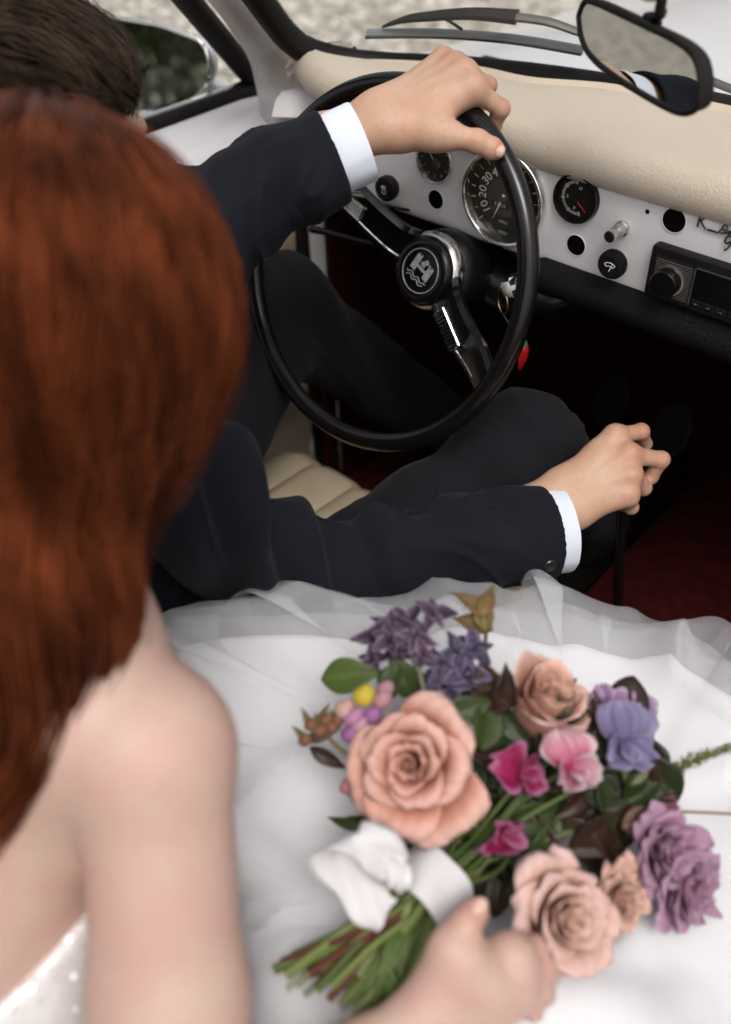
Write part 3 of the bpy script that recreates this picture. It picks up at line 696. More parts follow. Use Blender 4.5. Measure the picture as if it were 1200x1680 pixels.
# two spokes with chrome edge strips and ribbed horn tabs
def spoke(px, py, bow, tab):
    e_ = hit(px, py, WC, WN); d_ = unit(e_-WC); th = degrees(atan2(d_@WV, d_@WX)); tn_ = unit(np.cross(WN, d_))
    s_ = empty('spoke', tuple(WC+d_*.1), sw)
    pts = [hubc+hf*.000+d_*.030, hubc+hf*.006+d_*.055+tn_*bow*.010, WC+WN*.070+d_*.10+tn_*bow*.012, WC+WN*.035+d_*.150+tn_*bow*.004, WC+WN*.006+d_*.186]
    q = spline(pts, 20); wd = np.interp(np.linspace(0, 1, 20), [0, .3, .7, 1], [.026, .0235, .020, .016]); m_ = MB()
    rings = []
    for i, p in enumerate(q):
        t_ = unit(q[min(i+1, 19)]-q[max(i-1, 0)]); sd_ = unit(tn_-t_*(tn_@t_)); up_ = np.cross(t_, sd_); up_ = up_ if up_@hf > 0 else -up_
        a = wd[i]; rings.append([p+sd_*x*a+up_*y for x, y in ((-1, -.004), (-1, .002), (-.75, .006), (-.35, .0045), (0, .0035), (.35, .0045), (.75, .006), (1, .002), (1, -.004), (0, -.007))])
    m_.grid(rings, closev=True); m_.build('spoke_arm', bakelite, s_)
    m_ = MB(); m_.tube([q[i]+hf*.0052+tn_*wd[i]*.62*bow for i in range(2, 17)], .0022, 8); m_.build('chrome_edge', chrome, s_)
    # ribbed horn tab on the inner side of the spoke
    t0, t1 = [hit(x_, y_, WC+WN*.052, WN) for x_, y_ in tab]; c_ = (t0+t1)/2; dd = unit(t1-t0); uu = hf; tt = unit(np.cross(uu, dd)); Lt = np.linalg.norm(t1-t0)
    m_ = MB(); m_.box(c_, (Lt, .016, .008), [dd, tt, uu]); bevel(m_.build('horn_tab', worn_chrome, s_, False), .002)
    for k in range(11):
        m_ = MB(); m_.box(c_+dd*Lt*(-.45+.09*k)+uu*.0045, (Lt*.045, .0155, .0022), [dd, tt, uu]); m_.build('tab_rib', chrome, s_, False)
    m_ = MB(); m_.tube([c_+tt*.008*bow+dd*Lt*k_+uu*.004 for k_ in (-.5, 0, .5)], .0016, 8); m_.build('tab_edge', chrome, s_)
spoke(803, 640, 1, ((722, 510), (748, 572))); spoke(505, 262, -1, ((563, 322), (597, 352)))


# --- mirrors
V_ = unit(at(1050, 95, .78)-CAM); mc = at(1050, 95, .78); outd = unit(V(-.80, -.17, .950)-mc); MN = unit(outd-V_)
rv = empty('rear_view_mirror', tuple(mc), car)
ol = [(947, 22), (957, 0), (975, -1), (1060, 38), (1120, 68), (1150, 100), (1157, 150), (1150, 180), (1128, 190), (1090, 176), (1010, 128), (968, 92), (952, 60)]
olp = [hit(x, y, mc, MN) for x, y in ol]; cl_ = np.mean(olp, axis=0); olp = [cl_+(p-cl_)*.95 for p in olp]; sm_o = spline(olp+[olp[0]], 60)[:-1]
m_ = MB(); m_.prism([cl_+(p-cl_)*1.0-MN*.014 for p in sm_o], .014, MN); bevel(m_.build('housing', blackmatte, rv, False), .003, 3)
m_ = MB(); m_.prism([cl_+(p-cl_)*.96+MN*.0002 for p in sm_o], .0012, MN); m_.build('mirror_glass', mirror, rv, False)
m_ = MB(); m_.tube([p+MN*.0005 for p in sm_o]+[sm_o[0]+MN*.0005], .0032, 8); m_.build('rim', rubber, rv)
ap = hit(1068, 38, mc-MN*.012, MN); hr = screen(-.03, 1)+V(0, -.02, 0)
ptop = at(1085, 5, .74)
m_ = MB(); m_.lathe([(.0, -.009), (.007, -.007), (.0095, 0), (.007, .007), (0, .009)], ap, (0, 0, 1), 20); m_.build('ball_joint', blackmatte, rv)
m_ = MB(); m_.tube(spline([ap, ap*.4+ptop*.6+V(.004, 0, .0), ptop, ptop+V(.006, -.0, .09), hr], 20), .0045, 10); m_.build('stem', blackmatte, rv)
m_ = MB(); bs = at(1066, -4, .76); m_.lathe([(.0, -.006), (.013, -.004), (.0165, 0), (.013, .005), (0, .0065)], bs+V(0, 0, .012), V(.3, -.6, .5), 28); m_.build('stem_boss', mat('boss_cream', (.46, .43, .36), .4), rv)

smc = at(262, 112, 1.385); V_ = unit(smc-CAM); outd = unit(V(-3.4, -6.0, .80)-smc); SN = unit(outd-V_)
smr = empty('side_mirror', tuple(smc), car)
ol = [(176, 100), (176, 26), (262, 40), (336, 68), (348, 118), (332, 152), (290, 185), (190, 185)]
olp = [hit(x, y, smc, SN) for x, y in ol]; sm_o = round_poly(olp, .018, 5); cl_ = np.mean(sm_o, axis=0)
m_ = MB(); rings = [[cl_+(p-cl_)*k-SN*o_ for p in sm_o] for k, o_ in ((.965, .0), (1.0, .002), (1.01, .010), (.93, .03), (.7, .045), (.3, .052), (.02, .053))]
m_.grid(rings, closev=True); m_.build('housing', paint, smr)
m_ = MB(); m_.tube(list(sm_o)+[sm_o[0]], .0035, 8); m_.build('rim', chrome, smr)
m_ = MB(); m_.prism([cl_+(p-cl_)*.97-SN*.0008 for p in sm_o], .0012, SN); m_.build('mirror_glass', mirror, smr, False)
foot = V(-.835, .24, .86); m_ = MB(); m_.tube(spline([cl_-SN*.03+V(.02, .0, -.02), V(-.87, .235, .885), foot], 10), [.013, .013, .013, .014, .014, .015, .017, .02, .022, .024], 12); m_.build('arm', paint, smr)

# --- wiper on the outside of the windscreen
wp = empty('wiper', tuple(on_glass(840, 90)), car)
gn = unit(V(0, .40, .36))
def og(px, py, off): return on_glass(px, py)+gn*off
rubg = mat('grey_rubber', (.13, .14, .15), .5)
m_ = MB(); q = [og(x, y, .010) for x, y in ((597, 67), (680, 66), (760, 69), (850, 78), (950, 95))]; q = spline(q, 24); m_.tube(q, .0062, 8, up=gn, flat=.9); m_.build('blade', rubg, wp)
m_ = MB(); m_.tube([p-gn*.005+unit(q[-1]-q[0])*0 for p in q], .0022, 6); m_.build('blade_edge', rubber, wp)
m_ = MB(); q = spline([og(620, 58, .012), og(650, 50, .014), og(680, 46, .015), og(760, 42, .016), og(838, 48, .016)], 20); m_.tube(q, list(np.interp(range(20), [0, 6, 10, 19], [.002, .0055, .007, .0105])), 8, up=gn, flat=.6); m_.build('bow', blackmatte, wp)
m_ = MB(); q = spline([og(838, 48, .016), og(890, 56, .016), og(940, 70, .014), og(985, 80, .012), V(-.10, .455, .955)], 20); m_.tube(q, list(np.linspace(.009, .006, 20)), 8, flat=.6); m_.build('arm', mat('wiper_grey', (.10, .09, .08), .5, .3), wp)
m_ = MB(); q = spline([og(690, 48, .020), og(720, 50, .016), og(752, 62, .011)], 9); m_.tube(q, .002, 6); m_.build('claw', blackmatte, wp)

# --- seats
def seat(x0, x1, label, dy0=0.):
    s_ = empty('seat', ((x0+x1)/2, -.3, .2), car); s_['label'] = label
    n = 6; wdt = (x1-x0)/n; P = []
    ys = np.linspace(-.52, .07, 28)
    xs_ = np.linspace(x0, x1, 73); 
    def top(x, y):
        e = min((x-x0), (x1-x))/.05; ed = 0 if e > 1 else (1-sqrt(max(0, 1-(1-max(e, 0))**2)))
        f = (y-.015)/.055; fd = 0 if f < 0 else (1-sqrt(max(0, 1-min(1, f)**2)))
        u = ((x-x0)/wdt) % 1; pl = .008*(1-(abs(2*u-1))**4) if .09 < (x-x0)/(x1-x0) < .91 else .004
        return .462+pl+.012*sin(pi*(y+.52)/.6)-.055*ed-.085*fd+.0015*float(fbm(V(x*14, y*14, 0)))
    m_ = MB(); m_.grid([[V(x, y, top(x, y)) for y in ys] for x in xs_]); m_.build('cushion', vinyl_s, s_)
    for k in range(1, n):
        x = x0+wdt*k
        m_ = MB(); m_.tube([V(x, y, top(x, y)+.0004) for y in ys], .0009, 6); m_.build('seam', thread, s_)
    m_ = MB(); m_.grid([[V(x, y, z) for z in (.20, .3, .40, .425)] for x, y in [(x0+.006, -.52), (x0+.006, .035), (x0+.03, .068), (x1-.03, .068), (x1-.006, .035), (x1-.006, -.52)]]); m_.build('cushion_side', vinyl_s, s_)
    P = []
    for x in xs_:
        e = min((x-x0), (x1-x))/.05; ed = 0 if e > 1 else (1-sqrt(max(0, 1-(1-max(e, 0))**2))); u = ((x-x0)/wdt) % 1; pl = .008*(1-(abs(2*u-1))**4)
        P.append([V(x, dy0-.50-.28*t-.0+pl*(1-max(0, t-.9)*10)-.04*ed+(-.05*(t-1)/.15 if t > 1 else 0), .47+.40*min(t, 1)+.03*sin(pi*min(1, max(0, t-1)/.15))) for t in np.linspace(0, 1.15, 24)])
    m_ = MB(); m_.grid(P); o_ = m_.build('backrest', vinyl_s, s_); sf = o_.modifiers.new('t', 'SOLIDIFY'); sf.thickness = .07; sf.offset = 1 if False else -1
seat(-.585, -.09, 'cream pleated vinyl driver seat'); seat(.09, .585, 'cream pleated vinyl passenger seat', -.17)

# --- gear lever with ball knob
gl_ = empty('gear_lever', (-.015, .20, .34), car); KN = at(1022, 792, 1.062)
m_ = MB(); GB = hit(1013, 1003, (0, 0, .40), (0, 0, 1)); GB = GB+unit(GB-KN)*.075; m_.tube([GB+(KN-GB)*q_ for q_ in np.linspace(0, .97, 12)], list(np.linspace(.0075, .0055, 12)), 10); m_.build('lever', blackgloss, gl_)
m_ = MB(); m_.lathe([(.006, -.02), (.014, -.016), (.0205, -.004), (.0205, .006), (.014, .0165), (0, .020)], KN, (0, 0, 1), 28); m_.build('gear_knob', bakelite, gl_)
m_ = MB(); m_.lathe([(.05, 0), (.045, .012), (.025, .03), (.012, .045)], GB-V(0, 0, .012), V(-.05, -.1, 1), 28, cap=False); m_.build('boot', rubber, gl_)
# ================================================================== PEOPLE: shared
def skin_mat(name, c1, c2, c3, rough=.45):
    M = mat(name, c1, rough, spec=.4, sss=.06, sssr=(.006, .0022, .0012))
    t = M.node_tree; L = t.links.new; b = t.nodes['Principled BSDF']; tc = [n for n in t.nodes if n.type == 'TEX_COORD'][0]
    n1 = t.nodes.new('ShaderNodeTexNoise'); n1.inputs['Scale'].default_value = 26; n1.inputs['Detail'].default_value = 4; L(tc.outputs['Object'], n1.inputs['Vector'])
    n2 = t.nodes.new('ShaderNodeTexNoise'); n2.inputs['Scale'].default_value = 260; n2.inputs['Detail'].default_value = 5; L(tc.outputs['Object'], n2.inputs['Vector'])
    m1 = t.nodes.new('ShaderNodeMix'); m1.data_type = 'RGBA'; m1.inputs['A'].default_value = (*c1, 1); m1.inputs['B'].default_value = (*c2, 1)
    r1 = t.nodes.new('ShaderNodeMapRange'); r1.inputs[1].default_value = .38; r1.inputs[2].default_value = .64; L(n1.outputs['Fac'], r1.inputs[0]); L(r1.outputs[0], m1.inputs['Factor'])
    m2 = t.nodes.new('ShaderNodeMix'); m2.data_type = 'RGBA'; m2.inputs['B'].default_value = (*c3, 1); L(m1.outputs['Result'], m2.inputs['A'])
    r2 = t.nodes.new('ShaderNodeMapRange'); r2.inputs[1].default_value = .55; r2.inputs[2].default_value = .75; r2.inputs[4].default_value = .5; L(n2.outputs['Fac'], r2.inputs[0]); L(r2.outputs[0], m2.inputs['Factor'])
    fa = t.nodes.new('ShaderNodeAttribute'); fa.attribute_name = 'flush'; m4 = t.nodes.new('ShaderNodeMix'); m4.data_type = 'RGBA'; m4.blend_type = 'MULTIPLY'; m4.inputs['B'].default_value = (.98, .62, .56, 1); L(fa.outputs['Fac'], m4.inputs['Factor']); L(m2.outputs['Result'], m4.inputs['A'])
    L(m4.outputs['Result'], b.inputs['Base Color'])
    bp = t.nodes.new('ShaderNodeBump'); bp.inputs['Strength'].default_value = .35; bp.inputs['Distance'].default_value = .0009
    n3 = t.nodes.new('ShaderNodeTexNoise'); n3.inputs['Scale'].default_value = 900; n3.inputs['Detail'].default_value = 3; L(tc.outputs['Object'], n3.inputs['Vector'])
    ad = t.nodes.new('ShaderNodeMath'); ad.operation = 'MULTIPLY_ADD'; ad.inputs[1].default_value = .5; L(n3.outputs['Fac'], ad.inputs[0]); L(n2.outputs['Fac'], ad.inputs[2])
    vo = t.nodes.new('ShaderNodeTexVoronoi'); vo.inputs['Scale'].default_value = 620; vo.feature = 'DISTANCE_TO_EDGE'; L(tc.outputs['Object'], vo.inputs['Vector']); a2 = t.nodes.new('ShaderNodeMath'); a2.operation = 'MULTIPLY_ADD'; a2.inputs[1].default_value = 1.2; L(vo.outputs['Distance'], a2.inputs[0]); L(ad.outputs[0], a2.inputs[2])
    L(a2.outputs[0], bp.inputs['Height']); L(bp.outputs[0], b.inputs['Normal'])
    return M
skin_d = skin_mat('skin_tan', (.47, .305, .215), (.44, .255, .17), (.37, .195, .125))
skin_b = skin_mat('skin_fair', (.46, .325, .265), (.46, .285, .24), (.41, .245, .20))

def hand_ops(wrist, fore, fingers, thumb, dors, s=1.0, fr=(1, 1.02, .98, .86), ws=1.0):
    wrist, fore = np.array(wrist), np.array(fore)
    mcp = [np.array(f[0]) for f in fingers]; across = unit(mcp[3]-mcp[0]); ax = unit(wrist-fore); across_w = unit(across-ax*(across@ax)); dors = unit(dors)
    ops = []
    for e in (-1, 1):
        ops.append(cone(fore+across_w*e*.015*s*ws, wrist+across_w*e*.014*s*ws, .023*s*ws, .0185*s*ws, .02*s))
        ops.append(cone(wrist+across_w*e*.014*s, wrist+ax*.02*s+across_w*e*.013*s, .0185*s, .017*s, .02*s))
    offs = (-.016, -.005, .006, .016)
    for i in range(4):
        ops.append(cone(wrist+across_w*offs[i]*s+ax*.008*s, mcp[i], .0155*s, .0118*s*fr[i], .014*s))
    for i in range(4):      # palmar padding
        mid = wrist*.45+mcp[i]*.55; ops.append(cone(mid-dors*.008*s, mcp[i]-dors*.005*s, .012*s, .0105*s, .014*s))
    for i, f in enumerate(fingers):
        k = fr[i]*s; f = [np.array(p) for p in f]
        ops.append(ell(mcp[i]+dors*.0015*s, (.0112*k,)*3, None, .008*s))
        ops.append(cone(f[0], f[1], .0104*k, .0088*k, .006*s)); ops.append(ell(f[1], (.0094*k,)*3, None, .003*s))
        ops.append(cone(f[1], f[2], .0088*k, .0078*k, .003*s)); ops.append(ell(f[2], (.0081*k,)*3, None, .003*s)); ops.append(cone(f[2], f[3], .0078*k, .0066*k, .003*s))
        ops.append(cone(wrist+across_w*offs[i]*.5*s+dors*.0135*s+ax*.02*s, mcp[i]+dors*.0088*s, .002*s, .0030*s, .007*s))
    for (i0, i1, a_, b_) in ((1, 2, .25, .8), (2, 3, .3, .85), (0, 1, .35, .8)):
        q0 = wrist+ax*.012*s+across_w*offs[i0]*s*.7+dors*.0142*s; m0 = (mcp[i0]+mcp[i1])/2+dors*.0078*s; p0 = q0+(m0-q0)*a_+across_w*.003*s; p1 = q0+(m0-q0)*.62-across_w*.002*s+dors*.0005; p2 = q0+(m0-q0)*.92
        ops.append(cone(p0, p1, .0013*s, .0016*s, .0045*s)); ops.append(cone(p1, p2, .0016*s, .0012*s, .0045*s))
    t = [np.array(p) for p in thumb]
    ops.append(cone(t[0], t[1], .0175*s, .0128*s, .018*s)); ops.append(cone(t[1], t[2], .0118*s, .0104*s, .006*s)); ops.append(ell(t[2], (.0112*s,)*3, None, .004*s))
    ops.append(cone(t[2], t[3]*.75+t[2]*.25, .0106*s, .0103*s, .004*s)); ops.append(cone(t[3]*.75+t[2]*.25, t[3], .0102*s, .0072*s, .004*s))
    ops.append(cone(t[0]*.3+t[1]*.7, (wrist*.35+mcp[0]*.65)-dors*.002*s, .009*s, .010*s, .022*s))
    return ops
def nail(tip, base, nrm, w, parent, material):
    d = unit(np.array(tip)-np.array(base)); n = unit(nrm-d*(np.array(nrm)@d)); sd_ = np.cross(d, n); P = []
    for u in np.linspace(-1, 1, 9):
        row = []
        for v in np.linspace(0, 1, 8):
            hw = w*(1-.12*(2*v-1)**2)*(1-.35*max(0, (.25-v)/.25)**2)*(1-.25*max(0, (v-.8)/.2)**2)
            row.append(np.array(tip)+d*(v-.72)*w*2.5+sd_*u*hw+n*(.0098-.0038*u*u-.0022*max(0, v-.55)))
        P.append(row)
    m_ = MB(); m_.grid(P); o_ = m_.build('thumbnail', material, parent); sf = o_.modifiers.new('t', 'SOLIDIFY'); sf.thickness = .0012; sf.offset = 0
    return o_
def flush(o, v, spots):
    a = o.data.attributes.new('flush', 'FLOAT', 'POINT'); w = np.zeros(len(v))
    for p, r, s in spots: w = np.maximum(w, s*np.exp(-(((v-np.array(p))**2).sum(1))/(r*r)))
    a.data.foreach_set('value', w.astype(np.float32))
nail_m = mat('nail', (.62, .40, .32), .25, spec=.5, sss=.1, sssr=(.003, .001, .001))

def tube_shell(c, axis, u, ru, rv, L, t, flare=0., n=48, wob=.0, seed=0, cutout=None):
    """open cloth cuff: outer wall, rim and inner wall"""
    a = unit(axis); u = unit(u-a*(np.array(u)@a)); w = np.cross(a, u); rows = []
    prof = [(0, 1, 0), (.25*L, 1+flare*.25, 0), (.6*L, 1+flare*.6, 0), (.96*L, 1+flare*.97, 0), (L, 1+flare, t*.4), (L, 1+flare, t*.9), (.94*L, 1+flare*.97, t), (.6*L, 1+flare*.6, t), (.1*L, 1, t)]
    for h, k, th in prof:
        row = []
        for q in range(n):
            A = 2*pi*q/n; r = 1+wob*float(fbm(V(cos(A)*1.3+seed, sin(A)*1.3, h*18)))
            hh = h+(.0 if cutout is None else cutout(A)*(h/L))
            row.append(c+a*hh+(u*cos(A)*(ru*k*r-th)+w*sin(A)*(rv*k*r-th)))
        rows.append(row)
    m_ = MB(); m_.grid(rows, closev=True); return m_

def strand_mesh(paths, r0, r1, sides=3):
    """paths (n,s,3) -> tubes"""
    n, s, _ = paths.shape; t = np.gradient(paths, axis=1); t /= np.linalg.norm(t, axis=2, keepdims=True)+1e-9
    ref = np.tile(np.array([.31, .52, .79]), (n, s, 1)); u = np.cross(t, ref); u /= np.linalg.norm(u, axis=2, keepdims=True)+1e-9; w = np.cross(t, u)
    prof = np.linspace(0, 1, s); rad = (r0+(r1-r0)*prof**1.5)[None, :, None]
    rings = [paths+rad*(cos(a)*u+sin(a)*w) for a in np.linspace(0, 2*pi, sides, endpoint=False)]
    Vt = np.stack(rings, 2).reshape(-1, 3)
    i, j, k = np.meshgrid(np.arange(n), np.arange(s-1), np.arange(sides), indexing='ij')
    a = (i*s+j)*sides+k; b = (i*s+j)*sides+(k+1) % sides; c = (i*s+j+1)*sides+(k+1) % sides; d = (i*s+j+1)*sides+k
    return Vt, np.stack([a, b, c, d], -1).reshape(-1, 4)
def sdf_grad(ops, P, e=.002):
    g_ = np.stack([sdf_points(ops, P+np.eye(3)[k]*e)-sdf_points(ops, P-np.eye(3)[k]*e) for k in range(3)], -1); return g_/(np.linalg.norm(g_, axis=-1, keepdims=True)+1e-9)
def comb(ops, roots, flow, steps, step, off, wave=.004, wlen=.11, seed=0):
    r = np.random.RandomState(seed); P = roots.copy(); n = len(P); out = []; ph = r.rand(n)*6.28; wl = wlen*(.7+.6*r.rand(n)); prev = None
    for k in range(steps):
        N = sdf_grad(ops, P); d = sdf_points(ops, P); P = P+N*((off if np.isscalar(off) else off)-d)[:, None]*(1.0)
        out.append(P.copy())
        D_ = flow(P, N, k); D_ = D_-N*(D_*N).sum(-1, keepdims=True); D_ /= np.linalg.norm(D_, axis=-1, keepdims=True)+1e-9
        if prev is not None: D_ = .55*prev+.45*D_; D_ = D_-N*(D_*N).sum(-1, keepdims=True); D_ /= np.linalg.norm(D_, axis=-1, keepdims=True)+1e-9
        prev = D_; side = np.cross(N, D_); st = step if np.isscalar(step) else step[:, None]
        P = P+D_*st+side*(wave*np.cos(ph+2*pi*k*step/wl if np.isscalar(step) else ph+k)*min(1, k/6))[:, None]
    return np.stack(out, 1)
def bundle(guides, per, spread, seed, shrink=.5):
    r = np.random.RandomState(seed); n, s, _ = guides.shape; t = np.linspace(0, 1, s)
    o = r.normal(size=(n, per, 1, 3))*spread; prof = (1-shrink*np.sin(pi*t)**2*.7-shrink*.3*t)[None, None, :, None]
    wob = r.normal(size=(n, per, 1, 3))*spread*.5*np.sin(t*5+r.rand(n, per, 1)*6.28)[..., None]
    return (guides[:, None]+o*prof+wob).reshape(-1, s, 3)
def hair_mat(name, c1, c2, rough=.35, spec=.5):
    M = mat(name, c1, rough, spec=spec); t = M.node_tree; b = t.nodes['Principled BSDF']; L = t.links.new
    g_ = t.nodes.new('ShaderNodeNewGeometry'); x = t.nodes.new('ShaderNodeMix'); x.data_type = 'RGBA'; x.inputs['A'].default_value = (*c1, 1); x.inputs['B'].default_value = (*c2, 1)
    tc = [n for n in t.nodes if n.type == 'TEX_COORD'][0]; mp = t.nodes.new('ShaderNodeMapping'); mp.inputs['Scale'].default_value = (34, 34, 3.5); L(tc.outputs['Object'], mp.inputs[0]); nz = t.nodes.new('ShaderNodeTexNoise'); nz.inputs['Scale'].default_value = 1; nz.inputs['Detail'].default_value = 3; L(mp.outputs[0], nz.inputs['Vector'])  # stretched noise paints highlight streaks and shadowed clumps into the hair colour
    mr = t.nodes.new('ShaderNodeMapRange'); mr.inputs[1].default_value = .38; mr.inputs[2].default_value = .66; L(nz.outputs['Fac'], mr.inputs[0]); mm = t.nodes.new('ShaderNodeMath'); mm.operation = 'MULTIPLY_ADD'; mm.inputs[1].default_value = .35; L(g_.outputs['Random Per Island'], mm.inputs[0])
    m3 = t.nodes.new('ShaderNodeMath'); m3.operation = 'MULTIPLY'; m3.inputs[1].default_value = .75; L(mr.outputs[0], m3.inputs[0]); L(m3.outputs[0], mm.inputs[2]); mm.use_clamp = True
    L(mm.outputs[0], x.inputs['Factor']); L(x.outputs['Result'], b.inputs['Base Color']); b.inputs['Specular Tint'].default_value = (*[min(1, c*6) for c in c2], 1)
    return M

# ================================================================== DRIVER
wool = mat('navy_wool', (.0060, .0066, .0108), .82, spec=.13, sheen=.03, noise=(14, (.0085, .0092, .0142), .6), bump=(700, .22, 'weave'))
wool_t = mat('dark_trouser_wool', (.0066, .0065, .0086), .85, spec=.12, sheen=.03, noise=(10, (.0090, .0088, .0116), .6), bump=(700, .22, 'weave'))
cotton = mat('white_cotton', (.58, .61, .68), .8, spec=.2, bump=(900, .12, 'weave'))
shS, shL = at(205, 705, .77), V(-.60, -.33, .925)
elR, elL = at(462, 958, .965), at(262, 408, .92)
wrR, wrL = at(932, 818, 1.035), at(622, 199, .940)
cuffR, cuffL = at(897, 872, 1.030), at(548, 256, .950)
neckb = (shS+shL)/2+V(.0, .02, .055); HCd = at(72, 244, .87)
fd = unit(V(.10, 1, -.16)); rd_ = unit(np.cross(fd, V(0, 0, 1))); ud = np.cross(rd_, fd); HM = np.array([rd_, fd, ud])
def hp(x, y, z): return HCd+rd_*x+fd*y+ud*z
head = [ell(hp(0, -.012, .028), (.074, .094, .088), HM, .01), ell(hp(0, .022, -.03), (.062, .068, .086), HM, .03), ell(hp(0, .05, -.088), (.028, .026, .022), HM, .03),
        cone(hp(0, .084, .005), hp(0, .106, -.030), .0085, .0125, .012), cone(hp(-.012, .092, -.034), hp(.012, .092, -.034), .008, .008, .01), cone(hp(-.034, .082, .018), hp(.034, .082, .018), .010, .010, .014),
        cone(hp(-.017, .088, -.062), hp(.017, .088, -.062), .0065, .0065, .008), cone(hp(-.014, .086, -.071), hp(.014, .086, -.071), .006, .006, .006),
        ell(hp(.074, -.008, -.012), (.010, .020, .031), HM, .006), ell(hp(-.074, -.008, -.012), (.010, .020, .031), HM, .006), ell(hp(.046, .058, -.030), (.022, .028, .024), HM, .025), ell(hp(-.046, .058, -.030), (.022, .028, .024), HM, .025),
        sub(hp(.031, .097, .002), hp(.031, .098, .0), .013, .013, .012), sub(hp(-.031, .097, .002), hp(-.031, .098, .0), .013, .013, .012), cone(hp(0, -.03, -.06), neckb, .056, .060, .03)]
pelv = V(-.37, -.35, .53)
torso_d = [cone(pelv, (shS+shL)/2-V(0, .0, .10), .135, .135, .05), cone(shS*.85+shL*.15-V(0, 0, .02), shL*.85+shS*.15-V(0, 0, .02), .06, .06, .06), cone(neckb, (shS+shL)/2, .058, .09, .05), cone(shS, elR, .045, .038, .03), cone(shL, elL, .045, .038, .03)]
def P_(lst): return [at(*p) for p in lst]
# left hand, wrapped over the rim
fL = [P_([(776, 145, .922), (822, 178, .940), (810, 207, .958), (783, 214, .951)])]
for th, mp, sc_ in ((73.5, (762, 121, .930), 1.06), (79.5, (747, 109, .942), 1.0), (85.5, (727, 99, .955), .84)):
    fL.append([at(*mp), rim(th, .024*sc_, .028*sc_), rim(th, -.002, .030*sc_), rim(th, -.020, .014)])
tL = P_([(668, 218, .930), (738, 222, .912), (783, 232, .910), (817, 248, .914)])
dL = unit(np.cross(fL[3][0]-fL[0][0], wrL-fL[0][0])); dL = dL if dL@(CAM-wrL) > 0 else -dL
hL = hand_ops(wrL, at(540, 236, .948), fL, tL, dL, ws=.88)
# right hand on the gear knob
fR = [P_([(1010, 716, 1.046), (1052, 708, 1.058), (1058, 728, 1.080), (1046, 748, 1.095)]), P_([(1031, 746, 1.034), (1085, 754, 1.045), (1068, 782, 1.062), (1046, 786, 1.080)]),
      P_([(1034, 779, 1.030), (1056, 800, 1.056), (1040, 806, 1.078), (1024, 797, 1.088)]), P_([(1030, 812, 1.032), (1036, 832, 1.055), (1022, 828, 1.072), (1010, 815, 1.082)])]
tR = P_([(952, 790, 1.055), (985, 762, 1.085), (1012, 752, 1.105), (1036, 762, 1.112)])
dR = unit(np.cross(fR[3][0]-fR[0][0], wrR-fR[0][0])); dR = dR if dR@(CAM-wrR) > 0 else -dR
hR = hand_ops(wrR, at(862, 862, 1.032), fR, tR, dR)
body_parts = []
for ops, h in ((head+torso_d, .005), (hL+[cone(at(520, 250, .948), elL, .028, .034, .03)], .0013), (hR+[cone(at(862, 862, 1.032), elR, .032, .038, .03)], .0013)):
    v, f = sdf_mesh(ops, h); v = relax(v, f, 2, .4); body_parts.append((v, f))
bv, bf = join(body_parts)
person = mesh_obj('person', bv, bf, skin_d, None); WORLD_LOC[person.name] = Vector((0, 0, 0))
tag(person, 'driver in navy suit, one hand on the steering wheel, the other on the gear lever', 'person')
flush(person, bv, [(f_[k_], (.013, .011, .009, .010)[k_], (.8, .9, .6, .9)[k_]) for f_ in fL+fR for k_ in range(4)]+[(tL[2], .010, .7), (tL[3], .012, .9), (tR[2], .01, .6)])
nail(at(818, 248.5, .914), at(783, 232, .910), unit(CAM-at(817, 248, .914))+V(.0, 0, .15), .0062, person, nail_m)
eye_m = mat('eye', (.5, .48, .45), .1)
for e in (-1, 1):
    m_ = MB(); m_.lathe([(0, -.0115), (.008, -.008), (.0115, 0), (.008, .008), (0, .0115)], hp(e*.031, .079, .003), fd, 18); m_.build('eye', eye_m, person)
    m_ = MB(); m_.lathe([(.0055, .0108), (0, .0122)], hp(e*.031, .079, .003), fd, 14); m_.build('iris', mat('iris', (.03, .018, .01), .1), person)

# jacket
dirR = unit(cuffR-elR); dirL = unit(cuffL-elL); cnL = unit(AX[0]*.92+AX[1]*.40)
slR = [cone(shS, elR, .066, .060, .03), cone(elR, cuffR, .060, .052, .03), cut(cuffR, unit(dirR+AX[0]*.10)), sub(cuffR-dirR*.05, cuffR+dirR*.05, .0465, .0485)]
slL = [cone(shL, elL, .066, .060, .03), cone(elL, cuffL+dirL*.02, .058, .046, .03), cut(cuffL, cnL), sub(cuffL-dirL*.05, cuffL+dirL*.05, .041, .043)]
tj = [cone(pelv-V(0, .02, .02), (shS+shL)/2-V(0, 0, .10), .150, .150, .05), cone(shS, shL, .070, .070, .06), cone(shS*.7+shL*.3, neckb, .06, .045, .05), cone(shL*.7+shS*.3, neckb, .06, .045, .05), ell(neckb+V(0, -.01, .02), (.075, .075, .04), None, .03), sub(neckb+V(0, .02, .03), HCd, .058, .07, .005)]
